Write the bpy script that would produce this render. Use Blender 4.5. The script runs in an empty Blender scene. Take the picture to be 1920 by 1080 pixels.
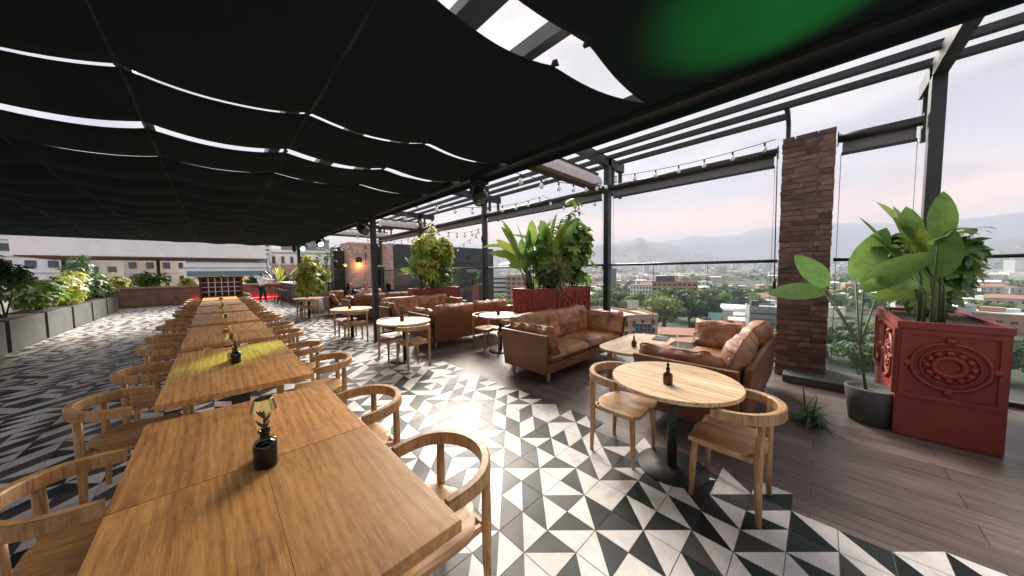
import bpy, bmesh, math, random
from mathutils import Vector, Matrix, noise
R = math.radians
sc = bpy.context.scene
C = sc.collection
random.seed(7)

# ------------------------------------------------------------------ camera
FPX, PITCH, ROLL, YAW, EYE = 568.3, 0.056494, -0.011609, 0.794855, 1.65
_f = Vector((math.cos(YAW), math.sin(YAW), 0)); _r = Vector((math.sin(YAW), -math.cos(YAW), 0)); _z = Vector((0, 0, 1))
F = _f*math.cos(PITCH) - _z*math.sin(PITCH); U = _z*math.cos(PITCH) + _f*math.sin(PITCH)
cx = _r*math.cos(ROLL) + U*math.sin(ROLL); cy = U*math.cos(ROLL) - _r*math.sin(ROLL)
cam = bpy.data.cameras.new('camera'); co = bpy.data.objects.new('camera', cam); C.objects.link(co)
cam.sensor_width = 36; cam.lens = 36*FPX/1920; cam.clip_start = 0.05; cam.clip_end = 30000
m = Matrix((cx, cy, -F)).transposed().to_4x4(); m.translation = (0, 0, EYE)
co.matrix_world = m; sc.camera = co
# ------------------------------------------------------------------ sky, sun, exposure
SUN_EL, SUN_AZ = R(32), R(50)          # azimuth from +x towards +y
w = bpy.data.worlds.new('World'); sc.world = w; w.use_nodes = True
nt = w.node_tree; nt.nodes.clear()
def N(nt, t, **k):
    n = nt.nodes.new(t)
    for a, b in k.items(): setattr(n, a, b)
    return n
def ramp(nt, stops, interp='LINEAR'):
    n = nt.nodes.new('ShaderNodeValToRGB'); n.color_ramp.interpolation = interp
    e = n.color_ramp.elements
    while len(e) < len(stops): e.new(0.5)
    for k, (p, c) in enumerate(stops):
        e[k].position = p; e[k].color = (c[0], c[1], c[2], 1) if len(c) == 3 else c
    return n
L = nt.links.new
out = N(nt, 'ShaderNodeOutputWorld'); bg = N(nt, 'ShaderNodeBackground'); bg.inputs[1].default_value = 0.1
sky = N(nt, 'ShaderNodeTexSky', sky_type='NISHITA'); sky.sun_disc = False
sky.sun_elevation = SUN_EL; sky.sun_rotation = R(90) - SUN_AZ
tc = N(nt, 'ShaderNodeTexCoord'); sep = N(nt, 'ShaderNodeSeparateXYZ'); L(tc.outputs['Generated'], sep.inputs[0])
cr = ramp(nt, [(0.0, (.80, .66, .68)), (.06, (1.5, .88, .60)), (.125, (2.1, 1.12, .62)), (.185, (1.15, .90, .80)), (.24, (.88, .82, .86)), (.34, (.93, .87, .85)), (.6, (1.02, .97, .93)), (1, (.97, .95, .92))])
L(sep.outputs['Z'], cr.inputs[0])
mp = N(nt, 'ShaderNodeMapping'); mp.inputs['Scale'].default_value = (1, 1, 3.2); L(tc.outputs['Generated'], mp.inputs[0])
nz = N(nt, 'ShaderNodeTexNoise'); nz.inputs['Scale'].default_value = 2.6; nz.inputs['Detail'].default_value = 7; nz.inputs['Roughness'].default_value = .58; nz.inputs['Distortion'].default_value = .5
L(mp.outputs[0], nz.inputs['Vector'])
br = ramp(nt, [(.32, (.64, .64, .69)), (.47, (.88, .87, .88)), (.60, (1.08, 1.06, 1.03)), (.72, (1.18, 1.14, 1.09))]); L(nz.outputs['Fac'], br.inputs[0])
mul = N(nt, 'ShaderNodeMixRGB', blend_type='MULTIPLY'); mul.inputs[0].default_value = 1
L(cr.outputs[0], mul.inputs[1]); L(br.outputs[0], mul.inputs[2])
sca = N(nt, 'ShaderNodeVectorMath', operation='SCALE'); sca.inputs['Scale'].default_value = 2.55; L(mul.outputs[0], sca.inputs[0])
mx = N(nt, 'ShaderNodeMixRGB'); mx.inputs[0].default_value = .95; L(sky.outputs[0], mx.inputs[1]); L(sca.outputs[0], mx.inputs[2])
L(mx.outputs[0], bg.inputs[0]); L(bg.outputs[0], out.inputs[0])
sl = bpy.data.lights.new('sun', 'SUN'); sl.energy = 4.6; sl.angle = R(36); sl.color = (1, .90, .79)
so = bpy.data.objects.new('sun', sl); C.objects.link(so)
sd = Vector((math.cos(SUN_AZ)*math.cos(SUN_EL), math.sin(SUN_AZ)*math.cos(SUN_EL), math.sin(SUN_EL)))
so.rotation_euler = sd.to_track_quat('Z', 'Y').to_euler()
sc.view_settings.view_transform = 'Standard'; sc.view_settings.look = 'None'
sc.view_settings.exposure = 2.02; sc.view_settings.gamma = 1
try:
    sc.cycles.max_bounces = 8; sc.cycles.transparent_max_bounces = 16; sc.cycles.volume_bounces = 1
    sc.cycles.use_denoising = True; sc.cycles.sample_clamp_indirect = 6
except Exception: pass

# ------------------------------------------------------------------ materials
def mat(name, col=(.5, .5, .5), rough=.5, metal=0, spec=None, **k):
    m = bpy.data.materials.new(name); m.use_nodes = True
    b = m.node_tree.nodes['Principled BSDF']
    b.inputs['Base Color'].default_value = (*col, 1); b.inputs['Roughness'].default_value = rough; b.inputs['Metallic'].default_value = metal
    if spec is not None: b.inputs['Specular IOR Level'].default_value = spec
    for a, v in k.items(): b.inputs[a].default_value = v
    return m
def nodes(m): return m.node_tree, m.node_tree.nodes['Principled BSDF']
def coords(nt, scale=(1, 1, 1), kind='Object', rot=(0, 0, 0)):
    tc = N(nt, 'ShaderNodeTexCoord'); mp = N(nt, 'ShaderNodeMapping')
    mp.inputs['Scale'].default_value = scale; mp.inputs['Rotation'].default_value = rot
    nt.links.new(tc.outputs[kind], mp.inputs[0]); return mp.outputs[0]
def noise_tex(nt, vec, scale=5, detail=5, rough=.55, dist=0):
    n = N(nt, 'ShaderNodeTexNoise'); n.inputs['Scale'].default_value = scale; n.inputs['Detail'].default_value = detail
    n.inputs['Roughness'].default_value = rough; n.inputs['Distortion'].default_value = dist
    if vec is not None: nt.links.new(vec, n.inputs['Vector'])
    return n.outputs['Fac']
def bump(nt, b, h, strength=.3, dist=.01):
    n = N(nt, 'ShaderNodeBump'); n.inputs['Strength'].default_value = strength; n.inputs['Distance'].default_value = dist
    nt.links.new(h, n.inputs['Height']); nt.links.new(n.outputs[0], b.inputs['Normal']); return n
def mott(name, c1, c2, scale=4, rough=.5, metal=0, bstr=.15, stretch=(1, 1, 1), detail=6, bd=.01, rr=None, kind='Object', dist=0):
    m = mat(name, c1, rough, metal); nt, b = nodes(m)
    f = noise_tex(nt, coords(nt, stretch, kind), scale, detail, .6, dist)
    r = ramp(nt, [(.3, c1), (.7, c2)]); nt.links.new(f, r.inputs[0]); nt.links.new(r.outputs[0], b.inputs['Base Color'])
    if rr:
        q = ramp(nt, [(.3, (rr[0],)*3), (.7, (rr[1],)*3)]); nt.links.new(f, q.inputs[0]); nt.links.new(q.outputs[0], b.inputs['Roughness'])
    if bstr: bump(nt, b, f, bstr, bd)
    return m
def wood(name, dark, mid, light, axis=1, board=None, rough=.42, sc_=1.0, rings=True, off=0.0):
    """grain runs along the given axis; board = width of glued boards across it"""
    m = mat(name, mid, rough); nt, b = nodes(m); l = nt.links.new
    tc = N(nt, 'ShaderNodeTexCoord'); oi = N(nt, 'ShaderNodeObjectInfo')
    sp = N(nt, 'ShaderNodeSeparateXYZ'); l(tc.outputs['Object'], sp.inputs[0])
    across = sp.outputs[{0: 'Y', 1: 'X', 2: 'X'}[axis]]
    cmb = N(nt, 'ShaderNodeCombineXYZ')
    bi = None
    if board:
        a = N(nt, 'ShaderNodeMath', operation='ADD'); a.inputs[1].default_value = 50*board + off; l(across, a.inputs[0])
        d = N(nt, 'ShaderNodeMath', operation='DIVIDE'); d.inputs[1].default_value = board; l(a.outputs[0], d.inputs[0])
        fl = N(nt, 'ShaderNodeMath', operation='FLOOR'); l(d.outputs[0], fl.inputs[0])
        ad = N(nt, 'ShaderNodeMath', operation='ADD'); l(fl.outputs[0], ad.inputs[0])
        ro = N(nt, 'ShaderNodeMath', operation='MULTIPLY'); ro.inputs[1].default_value = 97; l(oi.outputs['Random'], ro.inputs[0]); l(ro.outputs[0], ad.inputs[1])
        wn = N(nt, 'ShaderNodeTexWhiteNoise', noise_dimensions='1D'); l(ad.outputs[0], wn.inputs['W']); bi = wn
        vv = N(nt, 'ShaderNodeVectorMath', operation='SCALE'); vv.inputs['Scale'].default_value = 31; l(wn.outputs['Color'], vv.inputs[0]); offv = vv.outputs[0]
    else:
        vv = N(nt, 'ShaderNodeVectorMath', operation='SCALE'); vv.inputs[0].default_value = (17, 29, 41); l(oi.outputs['Random'], vv.inputs['Scale']); offv = vv.outputs[0]
    va = N(nt, 'ShaderNodeVectorMath', operation='ADD'); l(tc.outputs['Object'], va.inputs[0]); l(offv, va.inputs[1])
    def st(s, ax_=.09):
        v = N(nt, 'ShaderNodeMapping'); x = [s, s, s]; x[axis] = s*ax_; v.inputs['Scale'].default_value = x; l(va.outputs[0], v.inputs[0]); return v.outputs[0]
    big = noise_tex(nt, st(3.2*sc_), 2.2, 3, .5, 1.6)
    fine = noise_tex(nt, st(9*sc_), 9, 6, .65, .3)
    wv = N(nt, 'ShaderNodeTexWave', wave_type='BANDS', bands_direction='X' if axis != 0 else 'Y'); wv.inputs['Scale'].default_value = 2.4*sc_; wv.inputs['Distortion'].default_value = 14
    wv.inputs['Detail'].default_value = 3; wv.inputs['Detail Scale'].default_value = .9; l(st(3*sc_), wv.inputs['Vector'])
    m1 = N(nt, 'ShaderNodeMixRGB'); m1.inputs[0].default_value = .16; l(big, m1.inputs[1]); l(wv.outputs['Fac'], m1.inputs[2])
    m2 = N(nt, 'ShaderNodeMixRGB'); m2.inputs[0].default_value = .42; l(m1.outputs[0], m2.inputs[1]); l(fine, m2.inputs[2])
    r = ramp(nt, [(.33, dark), (.485, mid), (.64, light)]); l(m2.outputs[0], r.inputs[0])
    pore = noise_tex(nt, st(26*sc_, .035), 8, 3, .6, .2); pr = ramp(nt, [(.36, (.70, .66, .62)), (.48, (1, 1, 1))]); l(pore, pr.inputs[0])
    blot = noise_tex(nt, va.outputs[0], 5*sc_, 4, .6, 1.0); br_ = ramp(nt, [(.28, (.62, .56, .5)), (.46, (1, 1, 1)), (.75, (1.12, 1.1, 1.08))]); l(blot, br_.inputs[0])
    k1 = N(nt, 'ShaderNodeMixRGB', blend_type='MULTIPLY'); k1.inputs[0].default_value = .8; l(r.outputs[0], k1.inputs[1]); l(pr.outputs[0], k1.inputs[2])
    k2 = N(nt, 'ShaderNodeMixRGB', blend_type='MULTIPLY'); k2.inputs[0].default_value = .55; l(k1.outputs[0], k2.inputs[1]); l(br_.outputs[0], k2.inputs[2])
    col = k2.outputs[0]
    if bi:
        hs = N(nt, 'ShaderNodeHueSaturation'); l(col, hs.inputs['Color'])
        mr = N(nt, 'ShaderNodeMapRange'); mr.inputs['To Min'].default_value = .86; mr.inputs['To Max'].default_value = 1.12; l(bi.outputs['Value'], mr.inputs['Value']); l(mr.outputs[0], hs.inputs['Value'])
        col = hs.outputs[0]
        fr = N(nt, 'ShaderNodeMath', operation='FRACT'); l(d.outputs[0], fr.inputs[0])
        seam = N(nt, 'ShaderNodeMath', operation='LESS_THAN'); seam.inputs[1].default_value = .002/board; l(fr.outputs[0], seam.inputs[0])
        ms = N(nt, 'ShaderNodeMixRGB'); ms.inputs[2].default_value = (.03, .015, .008, 1); l(seam.outputs[0], ms.inputs[0]); l(col, ms.inputs[1]); col = ms.outputs[0]
    l(col, b.inputs['Base Color'])
    q = ramp(nt, [(.3, (rough+.12,)*3), (.7, (rough-.08,)*3)]); l(m2.outputs[0], q.inputs[0]); l(q.outputs[0], b.inputs['Roughness'])
    bump(nt, b, fine, .12, .004)
    return m
def leafmat(name, c1, c2, c3=None, rough=.38, vein=0):
    m = mat(name, c1, rough); nt, b = nodes(m); l = nt.links.new
    g = N(nt, 'ShaderNodeNewGeometry'); oi = N(nt, 'ShaderNodeObjectInfo')
    r = ramp(nt, [(0, c1), (.6, c2), (1, c3 or c2)]); l(g.outputs['Random Per Island'], r.inputs[0])
    nf = noise_tex(nt, coords(nt, (1, 1, 1)), 16, 5, .65, .6); nr = ramp(nt, [(.3, (.62, .66, .6)), (.52, (1, 1, 1)), (.76, (1.3, 1.2, 1.1))]); l(nf, nr.inputs[0])
    mm = N(nt, 'ShaderNodeMixRGB', blend_type='MULTIPLY'); mm.inputs[0].default_value = .85; l(r.outputs[0], mm.inputs[1]); l(nr.outputs[0], mm.inputs[2]); r = mm
    bump(nt, b, nf, .25, .01)
    l(r.outputs[0], b.inputs['Base Color'])
    tr = N(nt, 'ShaderNodeBsdfTranslucent'); hs = N(nt, 'ShaderNodeHueSaturation'); hs.inputs['Value'].default_value = 1.7; hs.inputs['Hue'].default_value = .485
    l(r.outputs[0], hs.inputs['Color']); l(hs.outputs[0], tr.inputs['Color'])
    mx = N(nt, 'ShaderNodeMixShader'); mx.inputs[0].default_value = .35
    o = nt.nodes['Material Output']; l(b.outputs[0], mx.inputs[1]); l(tr.outputs[0], mx.inputs[2]); l(mx.outputs[0], o.inputs[0])
    return m
M = {}
M['table'] = wood('mango_wood', (.36, .145, .038), (.64, .305, .09), (.80, .43, .155), 1, .47, .40, 1.0, off=.0)
M['rail_wood'] = wood('chair_wood_warm', (.30, .145, .05), (.52, .285, .11), (.66, .40, .18), 2, None, .38, 1.6)
M['oak'] = wood('oak_top', (.36, .19, .075), (.66, .44, .24), (.88, .71, .49), 0, .16, .36, 1.5)
M['oak_chair'] = wood('oak_chair', (.24, .125, .05), (.42, .25, .115), (.55, .35, .18), 2, None, .36, 1.6)
M['oak_seat'] = wood('oak_seat', (.28, .15, .065), (.48, .29, .14), (.60, .40, .21), 1, .147, .33, 1.6, off=.0735)
M['warm_seat'] = wood('warm_seat', (.30, .145, .05), (.54, .295, .115), (.68, .41, .19), 1, .147, .36, 1.6, off=.0735)
M['metal'] = mott('black_painted_steel', (.012, .016, .017), (.022, .027, .028), 6, .42, 0, .05, rr=(.36, .55))
M['metal_grey'] = mott('grey_painted_steel', (.16, .175, .18), (.24, .255, .26), 3, .5, 0, .04)
M['base'] = mott('cast_iron', (.010, .012, .013), (.02, .023, .024), 14, .5, 0, .08)
def leather():
    m = mat('cognac_leather', (.25, .10, .04), .38); nt, b = nodes(m); l = nt.links.new
    v = coords(nt, (1, 1, 1)); f = noise_tex(nt, v, 3.2, 6, .6, .4)
    r = ramp(nt, [(.30, (.085, .030, .013)), (.48, (.29, .112, .045)), (.70, (.48, .23, .108))]); l(f, r.inputs[0]); l(r.outputs[0], b.inputs['Base Color'])
    q = ramp(nt, [(.3, (.42,)*3), (.7, (.27,)*3)]); l(f, q.inputs[0]); l(q.outputs[0], b.inputs['Roughness'])
    vo = N(nt, 'ShaderNodeTexVoronoi'); vo.inputs['Scale'].default_value = 260; l(v, vo.inputs['Vector'])
    w1 = noise_tex(nt, coords(nt, (1, 2.2, 1)), 11, 4, .55, 1.2)
    mx = N(nt, 'ShaderNodeMixRGB'); mx.inputs[0].default_value = .12; l(w1, mx.inputs[1]); l(vo.outputs['Distance'], mx.inputs[2])
    bump(nt, b, mx.outputs[0], .5, .03); return m
M['leather'] = leather()
M['leather_dark'] = mott('leather_panel', (.13, .048, .020), (.22, .088, .037), 2.2, .42, 0, .12, rr=(.5, .36))
def fabric():
    m = mat('black_green_awning_cloth', (.008, .013, .012), .9, 0, .15); nt, b = nodes(m); l = nt.links.new
    f = noise_tex(nt, coords(nt, (1, 1, 1)), 1.2, 5, .6); r = ramp(nt, [(.3, (.010, .020, .020)), (.7, (.015, .028, .026))]); l(f, r.inputs[0]); l(r.outputs[0], b.inputs['Base Color'])
    wv = noise_tex(nt, coords(nt, (60, 60, 60)), 8, 2, .5); bump(nt, b, wv, .2, .004)
    tr = N(nt, 'ShaderNodeBsdfTranslucent'); tr.inputs['Color'].default_value = (.010, .016, .014, 1)
    mx = N(nt, 'ShaderNodeMixShader'); mx.inputs[0].default_value = .25; o = nt.nodes['Material Output']
    l(b.outputs[0], mx.inputs[1]); l(tr.outputs[0], mx.inputs[2]); l(mx.outputs[0], o.inputs[0]); return m
M['cloth'] = fabric(); M['cloth_thin'] = fabric()
for n_ in M['cloth_thin'].node_tree.nodes:
    if n_.type == 'BSDF_TRANSLUCENT': n_.inputs['Color'].default_value = (.05, .075, .06, 1)
M['webbing'] = mott('awning_webbing', (.011, .021, .021), (.015, .027, .026), 30, .9, 0, .1)
M['blind'] = mott('grey_mesh_blind', (.15, .155, .16), (.2, .205, .21), 60, .8, 0, .1)
M['cassette'] = mott('cream_awning_case', (.62, .58, .57), (.72, .67, .66), 3, .45, 0, .02)
M['brown_cloth'] = mott('brown_awning_cloth', (.06, .042, .030), (.085, .06, .042), 20, .85, 0, .1)
def tile(name, c, var, rough):
    m = mat(name, c, rough); nt, b = nodes(m); l = nt.links.new
    g = N(nt, 'ShaderNodeNewGeometry'); f = noise_tex(nt, coords(nt), 9, 6, .65); f2 = noise_tex(nt, coords(nt), 1.3, 3, .5)
    mr = N(nt, 'ShaderNodeMapRange'); mr.inputs['To Min'].default_value = 1-var; mr.inputs['To Max'].default_value = 1+var; l(g.outputs['Random Per Island'], mr.inputs['Value'])
    r = ramp(nt, [(.3, tuple(x*.86 for x in c)), (.7, tuple(min(1, x*1.1) for x in c))]); l(f, r.inputs[0])
    mu = N(nt, 'ShaderNodeVectorMath', operation='SCALE'); st_ = noise_tex(nt, coords(nt), 2.6, 8, .72, 1.2); sr_ = ramp(nt, [(.34, (.70, .67, .63)), (.46, (1, 1, 1))]); l(st_, sr_.inputs[0]); mg = N(nt, 'ShaderNodeMixRGB', blend_type='MULTIPLY'); mg.inputs[0].default_value = .6; l(r.outputs[0], mg.inputs[1]); l(sr_.outputs[0], mg.inputs[2])
    l(mg.outputs[0], mu.inputs[0]); l(mr.outputs[0], mu.inputs['Scale']); l(mu.outputs[0], b.inputs['Base Color'])
    q = ramp(nt, [(.3, (rough-.1,)*3), (.7, (rough+.14,)*3)]); l(f2, q.inputs[0]); l(q.outputs[0], b.inputs['Roughness'])
    bump(nt, b, f, .05, .003); b.inputs['Specular IOR Level'].default_value = .22; return m
M['tile_white'] = tile('white_cement_tile', (.72, .695, .68), .06, .46)
M['tile_dark'] = tile('charcoal_cement_tile', (.020, .025, .028), .45, .42)
M['tile_sheen_grey'] = tile('sheen_grey_cement_tile', (.085, .082, .081), .3, .44)  # charcoal tile greyed: the sheen of light is put into its colour
M['grout'] = mat('grout', (.24, .225, .21), .8)
def deck():
    m = mat('wood_look_floor', (.1, .08, .07), .5); nt, b = nodes(m); l = nt.links.new
    bt = N(nt, 'ShaderNodeTexBrick'); v = coords(nt, (1, 1, 1), 'Object', (0, 0, R(90)))
    bt.inputs['Scale'].default_value = 1; bt.inputs['Brick Width'].default_value = 1.2; bt.inputs['Row Height'].default_value = .2; bt.inputs['Mortar Size'].default_value = .003; bt.inputs['Mortar Smooth'].default_value = .1
    bt.inputs['Color1'].default_value = (.3, .3, .3, 1); bt.inputs['Color2'].default_value = (.7, .7, .7, 1); bt.inputs['Mortar'].default_value = (0, 0, 0, 1); bt.offset = .37
    l(v, bt.inputs['Vector'])
    f = noise_tex(nt, coords(nt, (34, 2.2, 1)), 1, 6, .65, .4); f2 = noise_tex(nt, coords(nt, (3, .8, 1)), 1.6, 4, .6)
    mx = N(nt, 'ShaderNodeMixRGB'); mx.inputs[0].default_value = .42; l(f, mx.inputs[1]); l(f2, mx.inputs[2])
    mx2 = N(nt, 'ShaderNodeMixRGB'); mx2.inputs[0].default_value = .22; l(mx.outputs[0], mx2.inputs[1]); l(bt.outputs['Color'], mx2.inputs[2])
    r = ramp(nt, [(.30, (.035, .027, .025)), (.5, (.135, .10, .09)), (.68, (.25, .195, .18))]); l(mx2.outputs[0], r.inputs[0])
    ms = N(nt, 'ShaderNodeMixRGB'); ms.inputs[2].default_value = (.02, .018, .017, 1); l(bt.outputs['Fac'], ms.inputs[0]); l(r.outputs[0], ms.inputs[1]); l(ms.outputs[0], b.inputs['Base Color'])
    b.inputs['Roughness'].default_value = .42; bump(nt, b, mx.outputs[0], .25, .004); return m
M['deck'] = deck()
M['terracotta'] = mott('oxblood_paint', (.20, .024, .016), (.29, .045, .028), 5, .5, 0, .12, rr=(.42, .6))
nt, b = nodes(M['terracotta']); lk = b.inputs['Base Color'].links[0].from_socket; sc1 = noise_tex(nt, coords(nt, (1, 1, 2.5)), 7, 8, .75, .8); sr = ramp(nt, [(.60, (0, 0, 0)), (.70, (1, 1, 1))]); nt.links.new(sc1, sr.inputs[0])
mx = N(nt, 'ShaderNodeMixRGB'); mx.inputs[2].default_value = (.30, .13, .10, 1); sm = N(nt, 'ShaderNodeMath', operation='MULTIPLY'); sm.inputs[1].default_value = .55; nt.links.new(sr.outputs[0], sm.inputs[0]); nt.links.new(sm.outputs[0], mx.inputs[0]); nt.links.new(lk, mx.inputs[1]); nt.links.new(mx.outputs[0], b.inputs['Base Color'])
M['soil'] = mott('soil', (.02, .014, .01), (.05, .035, .025), 20, .95, 0, .5)
M['brick'] = mott('fired_brick', (.085, .050, .041), (.21, .125, .102), 9, .85, 0, .5, kind='Object', bd=.02)
M['mortar'] = mott('mortar', (.10, .085, .078), (.18, .16, .145), 20, .95, 0, .4)
def brickwall(name, c1, c2, cm, bw=.24, bh=.075):
    m = mat(name, c1, .88); nt, b = nodes(m); l = nt.links.new
    tc = N(nt, 'ShaderNodeTexCoord'); s = N(nt, 'ShaderNodeSeparateXYZ'); l(tc.outputs['Object'], s.inputs[0])
    a = N(nt, 'ShaderNodeMath', operation='ADD'); l(s.outputs['X'], a.inputs[0]); l(s.outputs['Y'], a.inputs[1])
    c = N(nt, 'ShaderNodeCombineXYZ'); l(a.outputs[0], c.inputs[0]); l(s.outputs['Z'], c.inputs[1])
    bt = N(nt, 'ShaderNodeTexBrick'); bt.inputs['Scale'].default_value = 1; bt.inputs['Brick Width'].default_value = bw; bt.inputs['Row Height'].default_value = bh; bt.inputs['Mortar Size'].default_value = bh*.13
    bt.inputs['Color1'].default_value = (*c1, 1); bt.inputs['Color2'].default_value = (*c2, 1); bt.inputs['Mortar'].default_value = (*cm, 1); l(c.outputs[0], bt.inputs['Vector'])
    f = noise_tex(nt, tc.outputs['Object'], 4, 5, .6); mx = N(nt, 'ShaderNodeMixRGB', blend_type='MULTIPLY'); mx.inputs[0].default_value = .7
    r = ramp(nt, [(.3, (.55, .55, .55)), (.7, (1.25, 1.25, 1.25))]); l(f, r.inputs[0]); l(bt.outputs['Color'], mx.inputs[1]); l(r.outputs[0], mx.inputs[2]); l(mx.outputs[0], b.inputs['Base Color'])
    bump(nt, b, bt.outputs['Fac'], -.6, .01); return m
M['brick_far'] = brickwall('pale_brickwork', (.62, .38, .31), (.46, .27, .22), (.60, .54, .50))
M['brass'] = mott('brass', (.55, .38, .13), (.68, .48, .18), 8, .22, 1.0, .02)
M['dark_glass'] = mat('black_glaze', (.006, .006, .007), .08)
M['amber'] = mat('amber_glass', (.10, .022, .006), .06)
M['twig'] = mat('dried_stem', (.07, .065, .045), .8)
M['bulb'] = mat('bulb_glass', (.85, .84, .82), .08)
M['white_plastic'] = mat('white_plastic', (.75, .75, .74), .4)
def glass():
    m = bpy.data.materials.new('clear_glass'); m.use_nodes = True; nt = m.node_tree; nt.nodes.clear(); l = nt.links.new
    o = N(nt, 'ShaderNodeOutputMaterial'); t = N(nt, 'ShaderNodeBsdfTransparent'); t.inputs[0].default_value = (.93, .96, .955, 1)
    g = N(nt, 'ShaderNodeBsdfGlossy'); g.inputs['Roughness'].default_value = .02; fr = N(nt, 'ShaderNodeFresnel'); fr.inputs['IOR'].default_value = 1.3
    x = N(nt, 'ShaderNodeMixShader'); ml = N(nt, 'ShaderNodeMath', operation='MULTIPLY'); ml.inputs[1].default_value = .4; l(fr.outputs[0], ml.inputs[0]); l(ml.outputs[0], x.inputs[0]); l(t.outputs[0], x.inputs[1]); l(g.outputs[0], x.inputs[2]); l(x.outputs[0], o.inputs[0]); return m
M['glass'] = glass()
M['glass_edge'] = mat('glass_edge', (.05, .08, .08), .2)
M['leaf_big'] = leafmat('paddle_leaf', (.07, .16, .045), (.12, .24, .06), (.22, .28, .055))
M['leaf_scheff'] = leafmat('umbrella_plant_leaf', (.04, .105, .025), (.10, .20, .04), (.26, .31, .055))
M['leaf_yellow'] = leafmat('yellow_green_leaf', (.13, .21, .03), (.32, .37, .06), (.55, .50, .10))
M['leaf_dark'] = leafmat('deep_green_leaf', (.02, .06, .018), (.045, .105, .03))
M['leaf_var'] = leafmat('variegated_leaf', (.16, .18, .06), (.30, .30, .13), (.42, .40, .22))
M['leaf_tree'] = leafmat('tree_leaf', (.022, .055, .014), (.045, .09, .02), (.075, .12, .028), .6)
M['leaf_tree2'] = leafmat('tree_leaf_light', (.06, .10, .02), (.10, .15, .03), (.14, .19, .045), .6)
M['leaf_tree3'] = leafmat('tree_leaf_blue', (.018, .045, .018), (.028, .062, .024), (.04, .08, .03), .6)
M['bark'] = mott('bark', (.06, .045, .03), (.12, .09, .06), 8, .9, 0, .4, (1, 1, .3))
M['stem'] = mat('green_stem', (.10, .14, .05), .6)
M['skin'] = mott('skin', (.36, .19, .125), (.42, .23, .155), 6, .5, 0, 0)
M['hair'] = mat('dark_hair', (.010, .008, .007), .75, 0, .15)
M['shirt_white'] = mott('white_cotton', (.68, .68, .70), (.78, .78, .79), 6, .85, 0, .2)
M['shirt_pink'] = mott('pale_pink_cotton', (.60, .42, .44), (.68, .50, .51), 6, .85, 0, .2)
M['shirt_black'] = mott('black_cotton', (.010, .011, .013), (.018, .019, .022), 6, .85, 0, .2)
M['white_paint'] = mott('white_paint', (.70, .70, .70), (.80, .80, .79), 2, .6, 0, .03)
M['concrete'] = mott('concrete', (.30, .29, .275), (.42, .41, .39), 3, .85, 0, .2)
M['concrete_dark'] = mott('dark_concrete', (.06, .066, .062), (.10, .108, .10), 2.5, .8, 0, .15)
M['soffit'] = mott('brown_soffit', (.10, .05, .035), (.16, .085, .06), 3, .7, 0, .1)
M['red_wood'] = mott('red_brown_wood', (.10, .022, .016), (.16, .04, .028), 5, .5, 0, .1, (1, 1, .15))
M['dark_panel'] = mott('charcoal_wall_panel', (.020, .028, .032), (.042, .052, .056), 1.2, .55, 0, .12, (1, 1, .4), rr=(.4, .65))
M['rust_wall'] = mott('rusty_stone', (.16, .085, .06), (.30, .18, .13), 3, .85, 0, .4)
def emit(name, col, s):
    m = mat(name, col, .4); nt, b = nodes(m); b.inputs['Emission Color'].default_value = (*col, 1); b.inputs['Emission Strength'].default_value = s; return m
M['lens_dark'] = mat('lens_glass', (.10, .12, .12), .05)
M['lens_green'] = emit('lit_green_lens', (.25, .9, .45), 1.2)
M['lens_white'] = emit('lit_white_lens', (.7, .95, .95), 1.0)
M['led_red'] = emit('red_led', (1, .03, .05), 6)
M['lamp_orange'] = emit('lit_orange_bulb', (1, .45, .12), 3)
M['screen'] = mat('smoked_glass', (.015, .018, .02), .1)

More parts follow.
